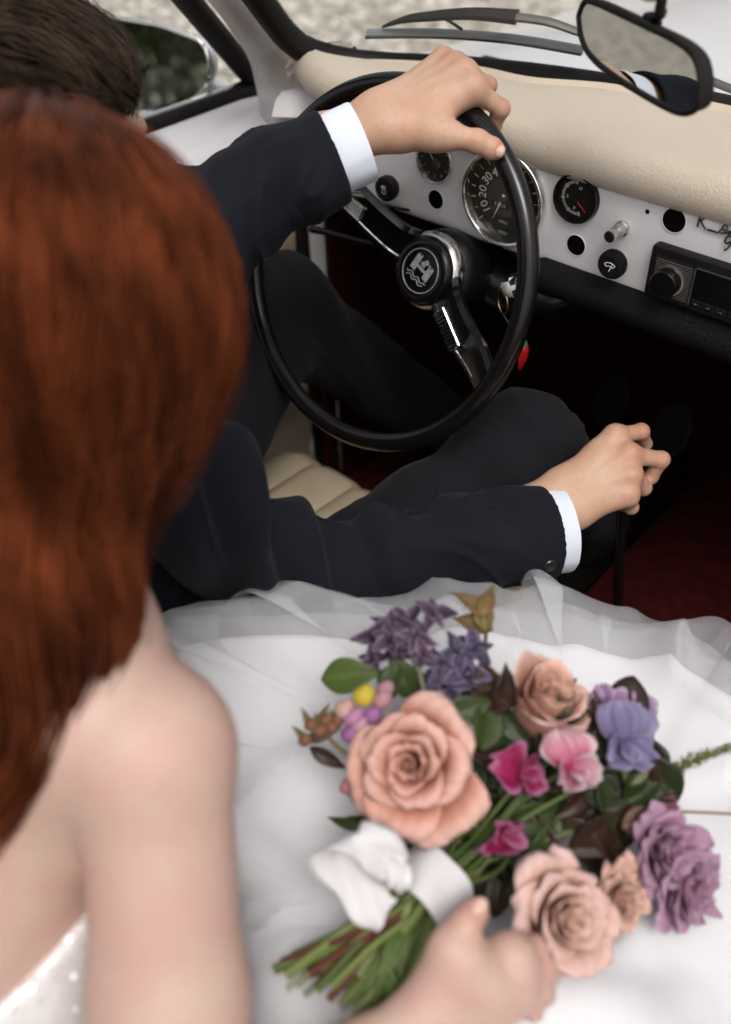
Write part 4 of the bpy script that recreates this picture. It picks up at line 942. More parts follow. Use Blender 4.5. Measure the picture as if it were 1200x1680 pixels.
def folds(v, f, a, b, amp, freq, seed, crease=None):
    N = mesh_normals(v, f); ab = unit(b-a); L_ = np.linalg.norm(b-a); t = (v-a)@ab
    rad = v-a-t[:, None]*ab; u, w, _ = frame_from(ab); ang = np.arctan2(rad@w, rad@u)
    ph = t*freq+1.3*np.sin(ang*1+seed)+.8*np.sin(2*ang+seed*2)+2.2*fbm(v*9+seed, 2)
    d = amp*(np.sin(ph)*.6+.4*np.sin(ph*1.7+1.1))*np.clip(.25+1.6*(vnoise(v*11+seed*3)-.25), 0, 1.2)
    if crease:
        for tc_, wd_, am_ in crease: d += am_*np.sin((t-tc_)/wd_*pi+.9*np.sin(ang))*np.exp(-((t-tc_)/(wd_*1.6))**2)
    rg = 1-np.abs(2*vnoise(np.stack([t*26+1.5*np.sin(ang+seed)+seed*3, np.cos(ang)*1.1+5, np.sin(ang)*1.1+5+t*4], -1))-1)
    d += amp*.75*(rg**5-.15)+.0016*fbm(v*30, 2)
    return v+N*d[:, None]
parts = []
v, f = sdf_mesh(slR, .0026); v = relax(v, f, 1, .3)
end = np.clip(((cuffR-v)@dirR)/.07, 0, 1)
v2 = folds(v, f, elR, cuffR, .0085, 30, 1.0, [(.015, .028, .013), (-.035, .035, .011), (.10, .035, .008), (.19, .04, .006)]); v = v+(v2-v)*end[:, None]; parts.append((v, f))
v, f = sdf_mesh(slL, .0026); v = relax(v, f, 1, .3); end = np.clip(((cuffL-v)@dirL)/.07, 0, 1)
v2 = folds(v, f, elL, cuffL, .0075, 30, 4.0, [(.03, .035, .010), (.14, .05, .006)]); v = v+(v2-v)*end[:, None]; parts.append((v, f))
v, f = sdf_mesh(tj, .007); v = folds(v, f, pelv, neckb, .004, 25, 2.0); parts.append((v, f))
v, f = join(parts); mesh_obj('jacket', v, f, wool, person)
# three sleeve buttons
for (px, py) in ((862, 953), (882, 941), (902, 927)):
    r_ = ray(px, py); t_ = .95
    while t_ < 1.1 and sdf_points(slR[:2], (CAM+r_*t_)[None])[0] > .0008: t_ += .001
    c = CAM+r_*t_; nb = unit(sdf_grad(slR[:2], c[None])[0])
    m_ = MB(); m_.lathe([(.0075, -.001), (.0078, .0016), (.0066, .0030), (.0055, .0022), (0, .0020)], c, nb, 24); bo = m_.build('sleeve_button', mat('horn_button_dark', (.02, .017, .015), .3), person)
# shirt cuffs
upv = unit(CAM-wrR)
def cutR(A): return .010*max(0, -sin(A*1+.4))
tube_shell(cuffR-dirR*.03, dirR, AX[1], .0475, .040, .051, .0015, .02, 60, .09, 1, None).build('shirt_cuff', cotton, person)
dL2 = unit(unit(wrL-elL)*.5+dirL*.5)
tube_shell(cuffL-cnL*.03+AX[1]*.002, cnL, AX[1]*.92-AX[0]*.4, .0405, .036, .062, .0015, .02, 60, .10, 3, None).build('shirt_cuff', cotton, person)
collar = MB(); tube_shell(neckb-V(0, 0, .01), unit(HCd-neckb)*.5+V(0, 0, .5), V(1, 0, 0), .064, .064, .045, .002, -.03).build('shirt_collar', cotton, person)
# trousers and shoes
kR, kL = at(858, 738, 1.12), at(462, 508, 1.27); hiR, hiL = V(-.255, -.33, .525), V(-.455, -.33, .54)
fR_, fL_ = V(-.20, .40, .27), V(-.47, .42, .27)
tr = [ell(pelv+V(0, -.01, -.005), (.18, .12, .09), None, .04), cone(hiR, kR, .080, .063, .04), cone(hiL, kL, .082, .066, .04), cone(kR, fR_, .064, .048, .04), cone(kL, fL_, .066, .05, .04), cut(V(0, 0, .24), (0, 0, -1))]
v, f = sdf_mesh(tr, .0045); v = relax(v, f, 2, .4); v1 = folds(v, f, hiR, kR, .004, 30, 6.0, [(.36, .04, .005), (.26, .05, .003)]); mesh_obj('trousers', v1, f, wool_t, person)
shoe_m = mat('black_leather', (.012, .010, .009), .3)
for ft in (fR_, fL_):
    so_ = [cone(ft+V(0, -.03, -.035), ft+V(0, .06, -.045), .036, .040, .03), cone(ft+V(0, .06, -.045), ft+V(0, .16, -.04), .040, .030, .03), cone(ft+V(0, 0, .02), ft+V(0, 0, -.04), .040, .036, .03)]
    v, f = sdf_mesh(so_, .005); mesh_obj('shoe', v, f, shoe_m, person)
# hair, short and dark, swept forward over the brow
capd = [ell(hp(0, -.034, .036), (.083, .094, .090), HM, .01), ell(hp(0, -.060, -.02), (.070, .050, .075), HM, .03), ell(hp(.012, .030, .072), (.056, .036, .030), HM, .04)]
hairm_d = hair_mat('dark_brown_hair', (.016, .010, .007), (.065, .043, .030), .34)
hv, hf_ = sdf_mesh([ell(o[1], o[2]-.006, o[3], o[4]) for o in capd]+[cut(hp(0, .035, .0), unit(fd*.72-ud*.60)), cut(hp(0, 0, -.075), -ud)], .005)
capobj = (hv, hf_)
r_ = np.random.RandomState(11); n_ = 620
uu_ = r_.normal(size=(n_*3, 3)); uu_ /= np.linalg.norm(uu_, axis=1)[:, None]; uu_ = uu_[(uu_[:, 2] > -.25) & (uu_[:, 1] < .75)][:n_]
roots = HCd+(uu_*V(.08, .1, .092))@HM+ud*.03-fd*.012
def flow_d(P, N, k):
    q = (P-HCd)@HM.T; D_ = np.zeros_like(P); D_ += fd*(1.0-.2*k/12)+(-ud)*(.25+.05*k); D_ += rd_*(np.sign(q[:, :1])*.35); return D_+1.1*np.stack([fbm(P*22, 2), fbm(P*22+5, 2), fbm(P*22+9, 2)], -1)
gd = comb(capd, roots, flow_d, 13, .0085, r_.uniform(-.004, .014, len(roots)), .0035, .07, 5)
lq = (gd-HCd)@HM.T; bad = ((lq[..., 1] > .028) & (lq[..., 2] < .034)).any(1) | ((lq[..., 1] > -.01) & (lq[..., 2] < -.03)).any(1); gd = gd[~bad]
sv_, sf_ = strand_mesh(bundle(gd, 18, .0035, 6, .75), .00055, .00025)
v, f = join([capobj, (sv_, sf_)]); mesh_obj('hair', v, f, hairm_d, person)
# ================================================================== BRIDE
HCb = at(82, 545, .585); shR = at(252, 1225, .56); nbB = at(40, 1040, .585)
chB = at(-85, 1450, .635); waB = at(0, 1760, .70); peB = at(200, 2000, .76)
shLb = nbB+(nbB-shR)*.85+V(0, -.03, -.05)
elB = at(300, 1960, .585); wrB = at(706, 1690, .615)
axT = unit(nbB-waB)
fb = unit(V(-.25, 1, -.35)); rb_ = unit(np.cross(fb, V(0, 0, 1))); ub_ = np.cross(rb_, fb); HB = np.array([rb_, fb, ub_])
def hb(x, y, z): return HCb+rb_*x+fb*y+ub_*z
headB = [ell(hb(0, -.012, .022), (.070, .086, .084), HB, .01), ell(hb(0, .022, -.03), (.056, .062, .080), HB, .03), ell(hb(0, .045, -.085), (.024, .024, .02), HB, .03), cone(hb(0, .078, .003), hb(0, .096, -.028), .0075, .011, .012),
         cone(hb(-.015, .082, -.060), hb(.015, .082, -.060), .0065, .0065, .008), cone(hb(-.012, .080, -.069), hb(.012, .080, -.069), .006, .006, .006), cone(hb(-.032, .077, .016), hb(.032, .077, .016), .008, .008, .014),
         ell(hb(.07, -.008, -.012), (.009, .018, .028), HB, .006), ell(hb(-.07, -.008, -.012), (.009, .018, .028), HB, .006), sub(hb(.029, .091, .002), hb(.029, .092, .0), .012, .012, .012), sub(hb(-.029, .091, .002), hb(-.029, .092, .0), .012, .012, .012),
         cone(hb(0, -.025, -.06), nbB, .047, .052, .03)]
upm = shR*.45+elB*.55
torB = [cone(nbB, shR-axT*.012, .046, .042, .05), cone(nbB, shLb, .050, .046, .05), cone(nbB-axT*.03, chB, .075, .098, .06), cone(chB, waB, .100, .092, .05), cone(waB, peB, .095, .13, .05),
        ell(shR, (.047, .047, .047), None, .02), cone(shR, upm, .0460, .0455, .012), cone(upm, elB, .046, .040, .02), cone(elB, wrB, .040, .027, .02),
        cone(shLb, shLb+V(-.01, .02, -.26), .044, .038, .03), cone(shLb+V(-.01, .02, -.26), V(.0, -.42, .56), .036, .026, .02)]
# right hand around the stems
fB = [P_([(836, 1566, .596), (878, 1556, .612), (892, 1566, .640), (872, 1574, .655)]), P_([(846, 1592, .594), (890, 1586, .611), (902, 1598, .640), (880, 1604, .655)]), P_([(846, 1618, .597), (886, 1620, .614), (894, 1632, .640), (874, 1634, .655)]), P_([(838, 1642, .603), (870, 1650, .618), (876, 1660, .640), (858, 1662, .652)])]
tB = P_([(725, 1600, .615), (742, 1550, .608), (764, 1516, .612), (784, 1490, .622)])
dB = unit(np.cross(fB[3][0]-fB[0][0], wrB-fB[0][0])); dB = dB if dB@(CAM-wrB) > 0 else -dB
hBo = hand_ops(wrB, wrB+unit(elB-wrB)*.06, fB, tB, dB, .92)
prt = []
for ops, h in ((headB+torB, .0045), (hBo+[cone(wrB+unit(elB-wrB)*.05, elB, .027, .04, .02)], .002)):
    v, f = sdf_mesh(ops, h); v = relax(v, f, 3, .5); prt.append((v, f))
v, f = join(prt); bride = mesh_obj('person', v, f, skin_b, None); flush(bride, v, [(f_[k_], .012, .7) for f_ in fB for k_ in range(2)]+[(tB[2], .012, .8), (tB[3], .012, .9)]); WORLD_LOC[bride.name] = Vector((0, 0, 0))
tag(bride, 'red haired bride in a strapless white tulle dress holding a bouquet', 'person')
nail(at(785, 1489, .621), at(764, 1516, .612), unit(CAM-at(784, 1490, .622)), .0052, bride, nail_m)
for e in (-1, 1):
    m_ = MB(); m_.lathe([(0, -.011), (.008, -.008), (.011, 0), (.008, .008), (0, .011)], hb(e*.029, .073, .003), fb, 18); m_.build('eye', eye_m, bride)
# hair: long, copper red
capB = [ell(at(72, 512, .555), (.108, .110, .112), HB, .01), cone(at(88, 670, .56), at(25, 820, .56), .062, .044, .05), cone(at(10, 760, .565), at(10, 1000, .57), .070, .052, .05), cone(at(50, 880, .55), at(45, 1000, .545), .045, .050, .03), cone(at(45, 1000, .545), at(-50, 1180, .54), .050, .046, .03), cone(at(-50, 1180, .54), at(-160, 1460, .55), .046, .034, .03)]
red_m = hair_mat('copper_red_hair', (.020, .0055, .0033), (.135, .034, .0125), .32, .5)
n_ = 1150; r_ = np.random.RandomState(21)
uu_ = r_.normal(size=(n_*4, 3)); uu_ /= np.linalg.norm(uu_, axis=1)[:, None]; uu_ = uu_[uu_[:, 2] > .05][:n_]
roots = at(72, 512, .555)+(uu_*V(.106, .108, .110))@HB
def flow_b(P, N, k):
    q = (P-HCb)@HB.T; D_ = np.zeros_like(P)-V(0, 0, 1.0); D_ += -fb*.35; out_ = np.stack([q[:, 0], q[:, 1]*.6, np.zeros(len(q))], -1)@HB
    w_ = np.clip(1-k/9, 0, 1); D_ += out_/(np.linalg.norm(out_, axis=1, keepdims=True)+1e-6)*1.0*w_
    low = np.clip((at(45, 900, .55)[2]-P[:, 2:])/.05, 0, 1); D_ = D_*(1-.75*low)+unit(at(-160, 1460, .55)-at(45, 1000, .545))*1.3*low
    return D_+.35*np.stack([fbm(P*13, 2), fbm(P*13+5, 2), fbm(P*13+9, 2)], -1)
gb = comb(capB, roots, flow_b, 54, .0135, r_.uniform(-.009, .005, len(roots)), .0032, .15, 9)
sv_, sf_ = strand_mesh(bundle(gb, 12, .0032, 4, .35), .0008, .0004)
fl_ = gb[r_.choice(len(gb), 260)]; k_ = np.linspace(0, 1, fl_.shape[1])[None, :, None]; fl_ = fl_+(fl_-HCb)/(np.linalg.norm(fl_-HCb, axis=2, keepdims=True))*(.004+.012*r_.rand(len(fl_), 1, 1))*np.sin(k_*3.1)**.5+.004*np.sin(k_*14+r_.rand(len(fl_), 1, 1)*6.28)*r_.normal(size=(len(fl_), 1, 3))
fv_, ff_ = strand_mesh(fl_, .0003, .0002)
hv, hf_ = sdf_mesh([(o[:2]+(o[2]-.010,)+o[3:] if o[0] == 'ell' else (o[0], o[1], o[2], o[3]-.010, o[4]-.010, o[5])) for o in capB]+[cut(hb(0, .055, 0), fb)], .006)
v, f = join([(hv, hf_), (sv_, sf_), (fv_, ff_)]); mesh_obj('hair', v, f, red_m, bride)
# bodice
satin = mat('white_satin', (.80, .785, .79), .5, spec=.3, noise=(60, (.70, .68, .69), .5))
edge_p = (at(0, 1600, .59)+at(160, 1510, .57))/2
evec = unit(at(160, 1532, .57)-at(0, 1622, .59)); bn = unit(axT-evec*(axT@evec))
bod = [cone(nbB-axT*.03, chB, .08, .105, .06), cone(chB, waB, .107, .098, .05), cone(waB, peB, .10, .135, .05), cut(edge_p, bn)]
v, f = sdf_mesh(bod, .0045); v = relax(v, f, 2, .4); mesh_obj('bodice', v, f, satin, bride)
N = mesh_normals(v, f); r_ = np.random.RandomState(4); idx = r_.choice(len(v), 2600); c = v[idx]+N[idx]*.0012
u = np.cross(N[idx], r_.normal(size=(len(idx), 3))); u /= np.linalg.norm(u, axis=1)[:, None]; nn_ = N[idx]+.35*r_.normal(size=u.shape); nn_ /= np.linalg.norm(nn_, axis=1)[:, None]; u = np.cross(nn_, u); u /= np.linalg.norm(u, axis=1)[:, None]; w_ = np.cross(nn_, u)
P = np.stack([c+.0022*(cos(a)*u+sin(a)*w_) for a in np.linspace(0, 2*pi, 6, endpoint=False)], 1).reshape(-1, 3)
sq = mesh_obj('sequins', P, np.arange(len(P)).reshape(-1, 6), mat('sequin', (.85, .83, .84), .22, .25, spec=.8), bride, False); tag(sq, kind='stuff')

# skirt and tulle
def tulle_mat(name, dens, col):
    M = bpy.data.materials.new(name); M.use_nodes = True; t = M.node_tree; t.nodes.clear(); L = t.links.new
    o = t.nodes.new('ShaderNodeOutputMaterial'); a = t.nodes.new('ShaderNodeBsdfTransparent'); d = t.nodes.new('ShaderNodeBsdfDiffuse'); d.inputs[0].default_value = (*col, 1); tr_ = t.nodes.new('ShaderNodeBsdfTranslucent'); tr_.inputs[0].default_value = (*col, 1)
    m1 = t.nodes.new('ShaderNodeMixShader'); m1.inputs[0].default_value = .45; L(d.outputs[0], m1.inputs[1]); L(tr_.outputs[0], m1.inputs[2])
    m2 = t.nodes.new('ShaderNodeMixShader'); m2.inputs[0].default_value = dens; L(a.outputs[0], m2.inputs[1]); L(m1.outputs[0], m2.inputs[2]); L(m2.outputs[0], o.inputs[0]); MATS[name] = M; return M
tul = tulle_mat('white_tulle', .24, (.84, .84, .86))
ZL = .655
CC = V(.165, -.30); HBX = hit(985, 1650, (0, 0, .69), (0, 0, 1))
ol = [(225, 1062), (262, 1072), (330, 1050), (420, 1042), (520, 1042), (620, 1048), (720, 1046), (810, 1046), (900, 1055), (1000, 1068), (1090, 1082), (1160, 1112), (1215, 1160)]
zad = np.interp([p[0] for p in ol], [225, 300, 620, 900], [.01, .035, .035, 0]); olw = [hit(x, y, (0, 0, ZL-.03+z_), (0, 0, 1))[:2] for (x, y), z_ in zip(ol, zad)]
near = [V(.40, .02), V(.53, -.10), V(.58, -.26), V(.57, -.42), V(.50, -.56), V(.36, -.62), V(.20, -.63), V(.08, -.60), V(.0, -.54)]
allp = np.array(list(olw)+near); angs = np.arctan2(allp[:, 1]-CC[1], allp[:, 0]-CC[0]); rads = np.hypot(allp[:, 1]-CC[1], allp[:, 0]-CC[0]); o_ = np.argsort(angs); zall = np.concatenate([zad, np.zeros(len(near))])[o_]; angs, rads = angs[o_], rads[o_]
A_ext = np.concatenate([angs-2*pi, angs, angs+2*pi]); R_ext = np.tile(rads, 3)
NA, NT = 520, 80
th = np.linspace(-pi, pi, NA, endpoint=False); Rt = np.interp(th, A_ext, R_ext); Zt = np.interp(th, A_ext, np.tile(zall, 3))
for _ in range(3): Rt = .25*np.roll(Rt, 1)+.5*Rt+.25*np.roll(Rt, -1)
def skirt(grow, lift, seed, amp, edge_amp, tmax=1.55, pleat=0., layer=1.):
    T = np.linspace(0, tmax, NT); P = np.zeros((NA, NT, 3))
    ru = edge_amp*(np.sin(th*9+seed)+.7*np.sin(th*17+seed*2.1)+.5*np.sin(th*31+seed))
    for j, t in enumerate(T):
        w = min(1, t/.5); e = max(0, min(1, (t-.45)/.5))
        tp = th+pleat*e*(np.sin(th*7+seed*2+np.sin(th*3+seed))/7*.9+np.sin(th*17+seed*5+2*np.sin(th*2))/17*1.1)
        Ra = np.interp((tp+pi) % (2*pi)-pi, th, Rt, period=2*pi)
        if t < .82: r = Ra*(t/.82)*.86; z = np.zeros(NA)
        else:
            q = min(1, (t-.82)/.38)*pi/2; r = Ra*.86+(Ra*.14+grow)*sin(q); z = -(.085)*(1-cos(q))*np.ones(NA)
            if t > 1.2: r = r+(t-1.2)*.12; z = z-(t-1.2)*.75
        r = r*(1+ru*w*(.3+t)); x = CC[0]+r*np.cos(tp); y = CC[1]+r*np.sin(tp)
        p3 = np.stack([x*9, y*9, np.full(NA, seed)], -1)
        rd1 = 1-np.abs(2*vnoise(np.stack([x*11+seed, y*11, np.full(NA, seed*2)], -1))-1)
        pc = np.stack([x*9, y*9, np.full(NA, 1.)], -1); rd0 = 1-np.abs(2*vnoise(np.stack([x*11+1, y*11, np.full(NA, 2.)], -1))-1)
        fold = .022*(fbm(pc, 3)+.9*rd0**3*w)+layer*amp*e*np.clip(.45+.8*fbm(p3, 3)+.7*rd1**3*w+.4*np.sin(th*11+seed*3+2*np.sin(th*2+seed))*(.5+.5*np.sin(th*3+seed)), 0, 3)
        u_ = min(1, max(0, (t-.25)/.6)); fold = fold+np.interp((tp+pi) % (2*pi)-pi, th, Zt, period=2*pi)*u_*u_*(3-2*u_)
        bmp = .055*np.exp(-(((x-HBX[0])/.10)**2+((y-HBX[1])/.055)**2))*min(1, max(0, 1.3-t))
        P[:, j] = np.stack([x, y, ZL+z+lift*(.15+.85*e)+fold+bmp-.045*np.exp(-(((x-.13)/.20)**2+((y+.50)/.17)**2))*min(1, max(0, 1.3-t))-.018*np.exp(-(r/.18)**2)], -1)
    return P
m_ = MB(); m_.grid(skirt(.003, .0, 1.0, .020, .008, pleat=.3, layer=0.), closeu=True); m_.build('skirt', mat('skirt_white', (.81, .795, .80), .8, spec=.15, bump=(40, .05, 'noise')), bride)
for k, (g_, l_) in enumerate(((.020, .012), (.030, .016), (.042, .020))):
    m_ = MB(); m_.grid(skirt(g_, l_, 2.3+k*1.7, .020+.004*k, .009+.003*k, pleat=1.), closeu=True); m_.build('tulle_layer', tul, bride)
# ================================================================== BOUQUET
def petal_mat(name, rough=.55, trans=.3):
    M = bpy.data.materials.new(name); M.use_nodes = True; t = M.node_tree; L = t.links.new; b = t.nodes['Principled BSDF']; b.inputs['Roughness'].default_value = rough; b.inputs['Specular IOR Level'].default_value = .25
    at_ = t.nodes.new('ShaderNodeVertexColor'); at_.layer_name = 'pigment'; tc = t.nodes.new('ShaderNodeTexCoord'); n = t.nodes.new('ShaderNodeTexNoise'); n.inputs['Scale'].default_value = 160; n.inputs['Detail'].default_value = 4; L(tc.outputs['Object'], n.inputs['Vector'])
    mx = t.nodes.new('ShaderNodeMix'); mx.data_type = 'RGBA'; mx.blend_type = 'MULTIPLY'; r = t.nodes.new('ShaderNodeMapRange'); r.inputs[1].default_value = .5; r.inputs[2].default_value = .8; r.inputs[4].default_value = .3; L(n.outputs['Fac'], r.inputs[0]); L(r.outputs[0], mx.inputs['Factor'])
    L(at_.outputs['Color'], mx.inputs['A']); mx.inputs['B'].default_value = (.75, .6, .55, 1); L(mx.outputs['Result'], b.inputs['Base Color'])
    tr_ = t.nodes.new('ShaderNodeBsdfTranslucent'); L(mx.outputs['Result'], tr_.inputs[0]); ms = t.nodes.new('ShaderNodeMixShader'); ms.inputs[0].default_value = trans
    o = [x for x in t.nodes if x.type == 'OUTPUT_MATERIAL'][0]; L(b.outputs[0], ms.inputs[1]); L(tr_.outputs[0], ms.inputs[2]); L(ms.outputs[0], o.inputs[0])
    bp = t.nodes.new('ShaderNodeBump'); bp.inputs['Strength'].default_value = .15; bp.inputs['Distance'].default_value = .0006; L(n.outputs['Fac'], bp.inputs['Height']); L(bp.outputs[0], b.inputs['Normal'])
    MATS[name] = M; return M
petal_m = petal_mat('petal'); leaf_m = petal_mat('leaf', .42, .15)
def pigment(o, cols):
    a = o.data.color_attributes.new('pigment', 'FLOAT_COLOR', 'POINT'); c = np.ones((len(o.data.vertices), 4), np.float32); c[:, :3] = cols; a.data.foreach_set('color', c.ravel())
def lerp(a, b, t): return np.asarray(a)*(1-t)+np.asarray(b)*t
def sheet(name, P, cols, parent, material, thick=.0004):
    P = np.asarray(P); a, b = P.shape[:2]; i, j = np.meshgrid(np.arange(a-1), np.arange(b-1), indexing='ij')
    f = np.stack([i*b+j, (i+1)*b+j, (i+1)*b+j+1, i*b+j+1], -1).reshape(-1, 4)
    o = mesh_obj(name, P.reshape(-1, 3), f, material, parent); pigment(o, np.asarray(cols).reshape(-1, 3))
    s = o.modifiers.new('t', 'SOLIDIFY'); s.thickness = thick; s.offset = 0
    return o
BR = np.random.RandomState(12)
bq = empty('bouquet', tuple(at(740, 1400, .70))); tag(bq, 'bridal bouquet of peach roses, sweet peas and dark leaves tied with white ribbon', 'bouquet')
def flower_frame(c, nrm): u, w, a = frame_from(nrm); return np.array(c), u, w, a
def rose(c, nrm, R, n, cb, ct, ce, openness=1.0, ruffle=.05, roll=0., name='rose', seed=0, curl=1.0):
    r_ = np.random.RandomState(seed); c, u, w, a = flower_frame(c, nrm); e = empty(name, tuple(c), bq)
    for i in range(n):
        o = i/(n-1); ph = roll+i*2.399+r_.uniform(-.2, .2)
        L_ = R*(.62+.55*o)*r_.uniform(.86, 1.14); wd = R*(.55+.80*o)*r_.uniform(.92, 1.1); r0 = R*(.02+.17*o**1.2)
        a0 = radians(4+34*o*openness); a1 = radians(-8+ (62*openness)*o**1.3); curlt = radians((88*curl*o**1.5+6)*r_.uniform(.75, 1.2))
        NU, NT_ = 19, 12; P = np.zeros((NU, NT_, 3)); C_ = np.zeros((NU, NT_, 3)); rho, hgt = r0, -R*.36*o**.8
        for j, t in enumerate(np.linspace(0, 1, NT_)):
            ang = a0+(a1-a0)*t+curlt*max(0, (t-.72)/.28)**1.6
            if j: rho += sin(ang)*L_/(NT_-1); hgt += cos(ang)*L_/(NT_-1)
            wt = wd*(.30+.70*sin(pi*min(1, t*.62+.10)))*(1 if t < .8 else sqrt(max(.02, 1-((t-.8)/.24)**2)))
            for i2, s_ in enumerate(np.linspace(-1, 1, NU)):
                rc = max(rho, R*.16)+R*.06*o; dl = s_*wt/rc*.5*(1.0 if o > .25 else 1.5); dl = np.clip(dl, -2.6, 2.6)
                rr = rho*(1+.10*s_*(1-o*.7))+(R*.05*o*abs(s_)**2*t)*curl
                rf = ruffle*R*t*t*fbm(V(s_*1.6+i*3.1, t*1.5, seed+i), 2)*2
                hh = hgt-R*.10*abs(s_)**2.2*t*o+rf*.8+R*.05*o*max(0, 1-abs(s_)*3)*t**4
                P[i2, j] = c+a*hh+(u*cos(ph+dl)+w*sin(ph+dl))*(rr+rf)
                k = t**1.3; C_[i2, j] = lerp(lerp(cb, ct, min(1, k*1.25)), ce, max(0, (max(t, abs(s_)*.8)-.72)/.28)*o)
        vs_ = 1+.07*np.sin(np.linspace(-1, 1, NU)*38+i)[:, None, None]*np.linspace(.3, 1, NT_)[None, :, None]
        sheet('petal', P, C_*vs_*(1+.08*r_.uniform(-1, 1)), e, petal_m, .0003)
    # sepals
    for k in range(4):
        ph = k*1.57+.4; P = [[c-a*R*.34+(u*cos(ph+s_*.35*(1-t))+w*sin(ph+s_*.35*(1-t)))*(R*.10+R*.5*t)-a*R*.1*t*t for t in np.linspace(0, 1, 6)] for s_ in (-1, 0, 1)]
        sheet('sepal', P, np.tile(V(.05, .08, .02), (3, 6, 1)), e, leaf_m)
    return e
def toward(px, py, d, tx, ty, tz=0):
    """normal facing the camera side, leaned by tx right / ty up"""
    return unit(-AX[2]+AX[0]*tx+AX[1]*ty)
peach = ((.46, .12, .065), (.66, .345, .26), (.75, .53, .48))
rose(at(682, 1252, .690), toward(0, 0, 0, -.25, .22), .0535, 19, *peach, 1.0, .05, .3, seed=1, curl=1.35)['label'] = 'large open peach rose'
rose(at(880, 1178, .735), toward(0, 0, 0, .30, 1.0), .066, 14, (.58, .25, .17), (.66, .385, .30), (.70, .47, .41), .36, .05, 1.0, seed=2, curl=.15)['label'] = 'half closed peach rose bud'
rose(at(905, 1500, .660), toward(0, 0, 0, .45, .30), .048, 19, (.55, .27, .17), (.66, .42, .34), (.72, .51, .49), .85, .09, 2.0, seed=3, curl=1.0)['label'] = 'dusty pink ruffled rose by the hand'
rose(at(1002, 1470, .690), toward(0, 0, 0, .6, .25), .028, 26, (.50, .25, .17), (.60, .37, .29), (.64, .42, .37), .8, .30, .0, seed=4, name='carnation', curl=.8)
rose(at(1075, 1392, .715), toward(0, 0, 0, .5, .2), .033, 26, (.22, .08, .15), (.36, .20, .29), (.42, .26, .36), .9, .32, .5, seed=5, name='carnation', curl=.8)
rose(at(1108, 1450, .712), toward(0, 0, 0, .7, -.05), .034, 28, (.28, .08, .14), (.36, .19, .28), (.42, .27, .38), .9, .34, .9, seed=6, name='carnation', curl=.8)
def sweet_pea(px, py, d, R, lean, roll, cb, ct, ce, seed=0, name='sweet_pea'):
    r_ = np.random.RandomState(seed+50); c, u, w, a = flower_frame(at(px, py, d), toward(0, 0, 0, *lean)); e = empty(name, tuple(c), bq)
    ur = u*cos(roll)+w*sin(roll); wr_ = -u*sin(roll)+w*cos(roll)
    def pet(L_, wd, dirv, side, cup, bend, seed2):
        NU, NT_ = 21, 10; P = np.zeros((NU, NT_, 3)); C_ = np.zeros((NU, NT_, 3))
        for i, s_ in enumerate(np.linspace(-1, 1, NU)):
            for j, t in enumerate(np.linspace(0, 1, NT_)):
                wt = wd*sin(pi*(.08+.78*t))**.7*(1-.15*(1-abs(s_))*t*0); ln = L_*t*(1-.16*abs(s_)**2.2)
                z = (cup+.35)*wt*s_*s_-bend*L_*t*t+.26*R*t*(fbm(V(s_*2.6+seed2, t*2, seed), 2)*2+.3*sin(s_*7+seed))
                P[i, j] = c+dirv*ln+side*s_*wt+a*(z+.004)
                C_[i, j] = lerp(lerp(cb, ct, min(1, t*1.4)), ce, max(0, (max(t, abs(s_))-.75)/.25))
        C_ = C_*(1+.16*np.sin(np.linspace(-1, 1, NU)*34+seed2)[:, None, None])
        sheet('petal', P, C_*(1+.12*r_.uniform(-1, 1)), e, petal_m)
    pet(R*1.15, R*.95, wr_, ur, .15, .25, 1); pet(R*.85, R*.5, unit(wr_*-.55+ur*.75+a*.3), unit(wr_*.75+ur*.5), .5, -.1, 2); pet(R*.85, R*.5, unit(wr_*-.55-ur*.75+a*.3), unit(-wr_*.75+ur*.5), .5, -.1, 3); pet(R*.55, R*.28, unit(-wr_+a*.5), ur, .8, -.2, 4)
    return e
mag = ((.20, .008, .045), (.28, .012, .075), (.46, .18, .32)); wp_ = ((.42, .012, .11), (.58, .32, .38), (.66, .54, .57)); lav = ((.12, .09, .20), (.22, .20, .34), (.34, .28, .42)); lil = ((.22, .08, .22), (.38, .25, .40), (.48, .36, .50)); dk = ((.05, .02, .05), (.14, .08, .14), (.30, .25, .34))
sweet_pea(846, 1268, .695, .021, (.9, .3), .4, *mag, seed=1); sweet_pea(928, 1262, .690, .026, (.4, .5), -.5, *wp_, seed=2); sweet_pea(815, 1356, .685, .022, (.7, -.6), 2.4, *mag, seed=3)
sweet_pea(1016, 1218, .715, .029, (.3, .2), -.4, *lav, seed=4); sweet_pea(984, 1160, .730, .020, (.2, .5), .3, *lil, seed=5); sweet_pea(1046, 1166, .735, .014, (.5, .4), -.9, *lil, seed=6)
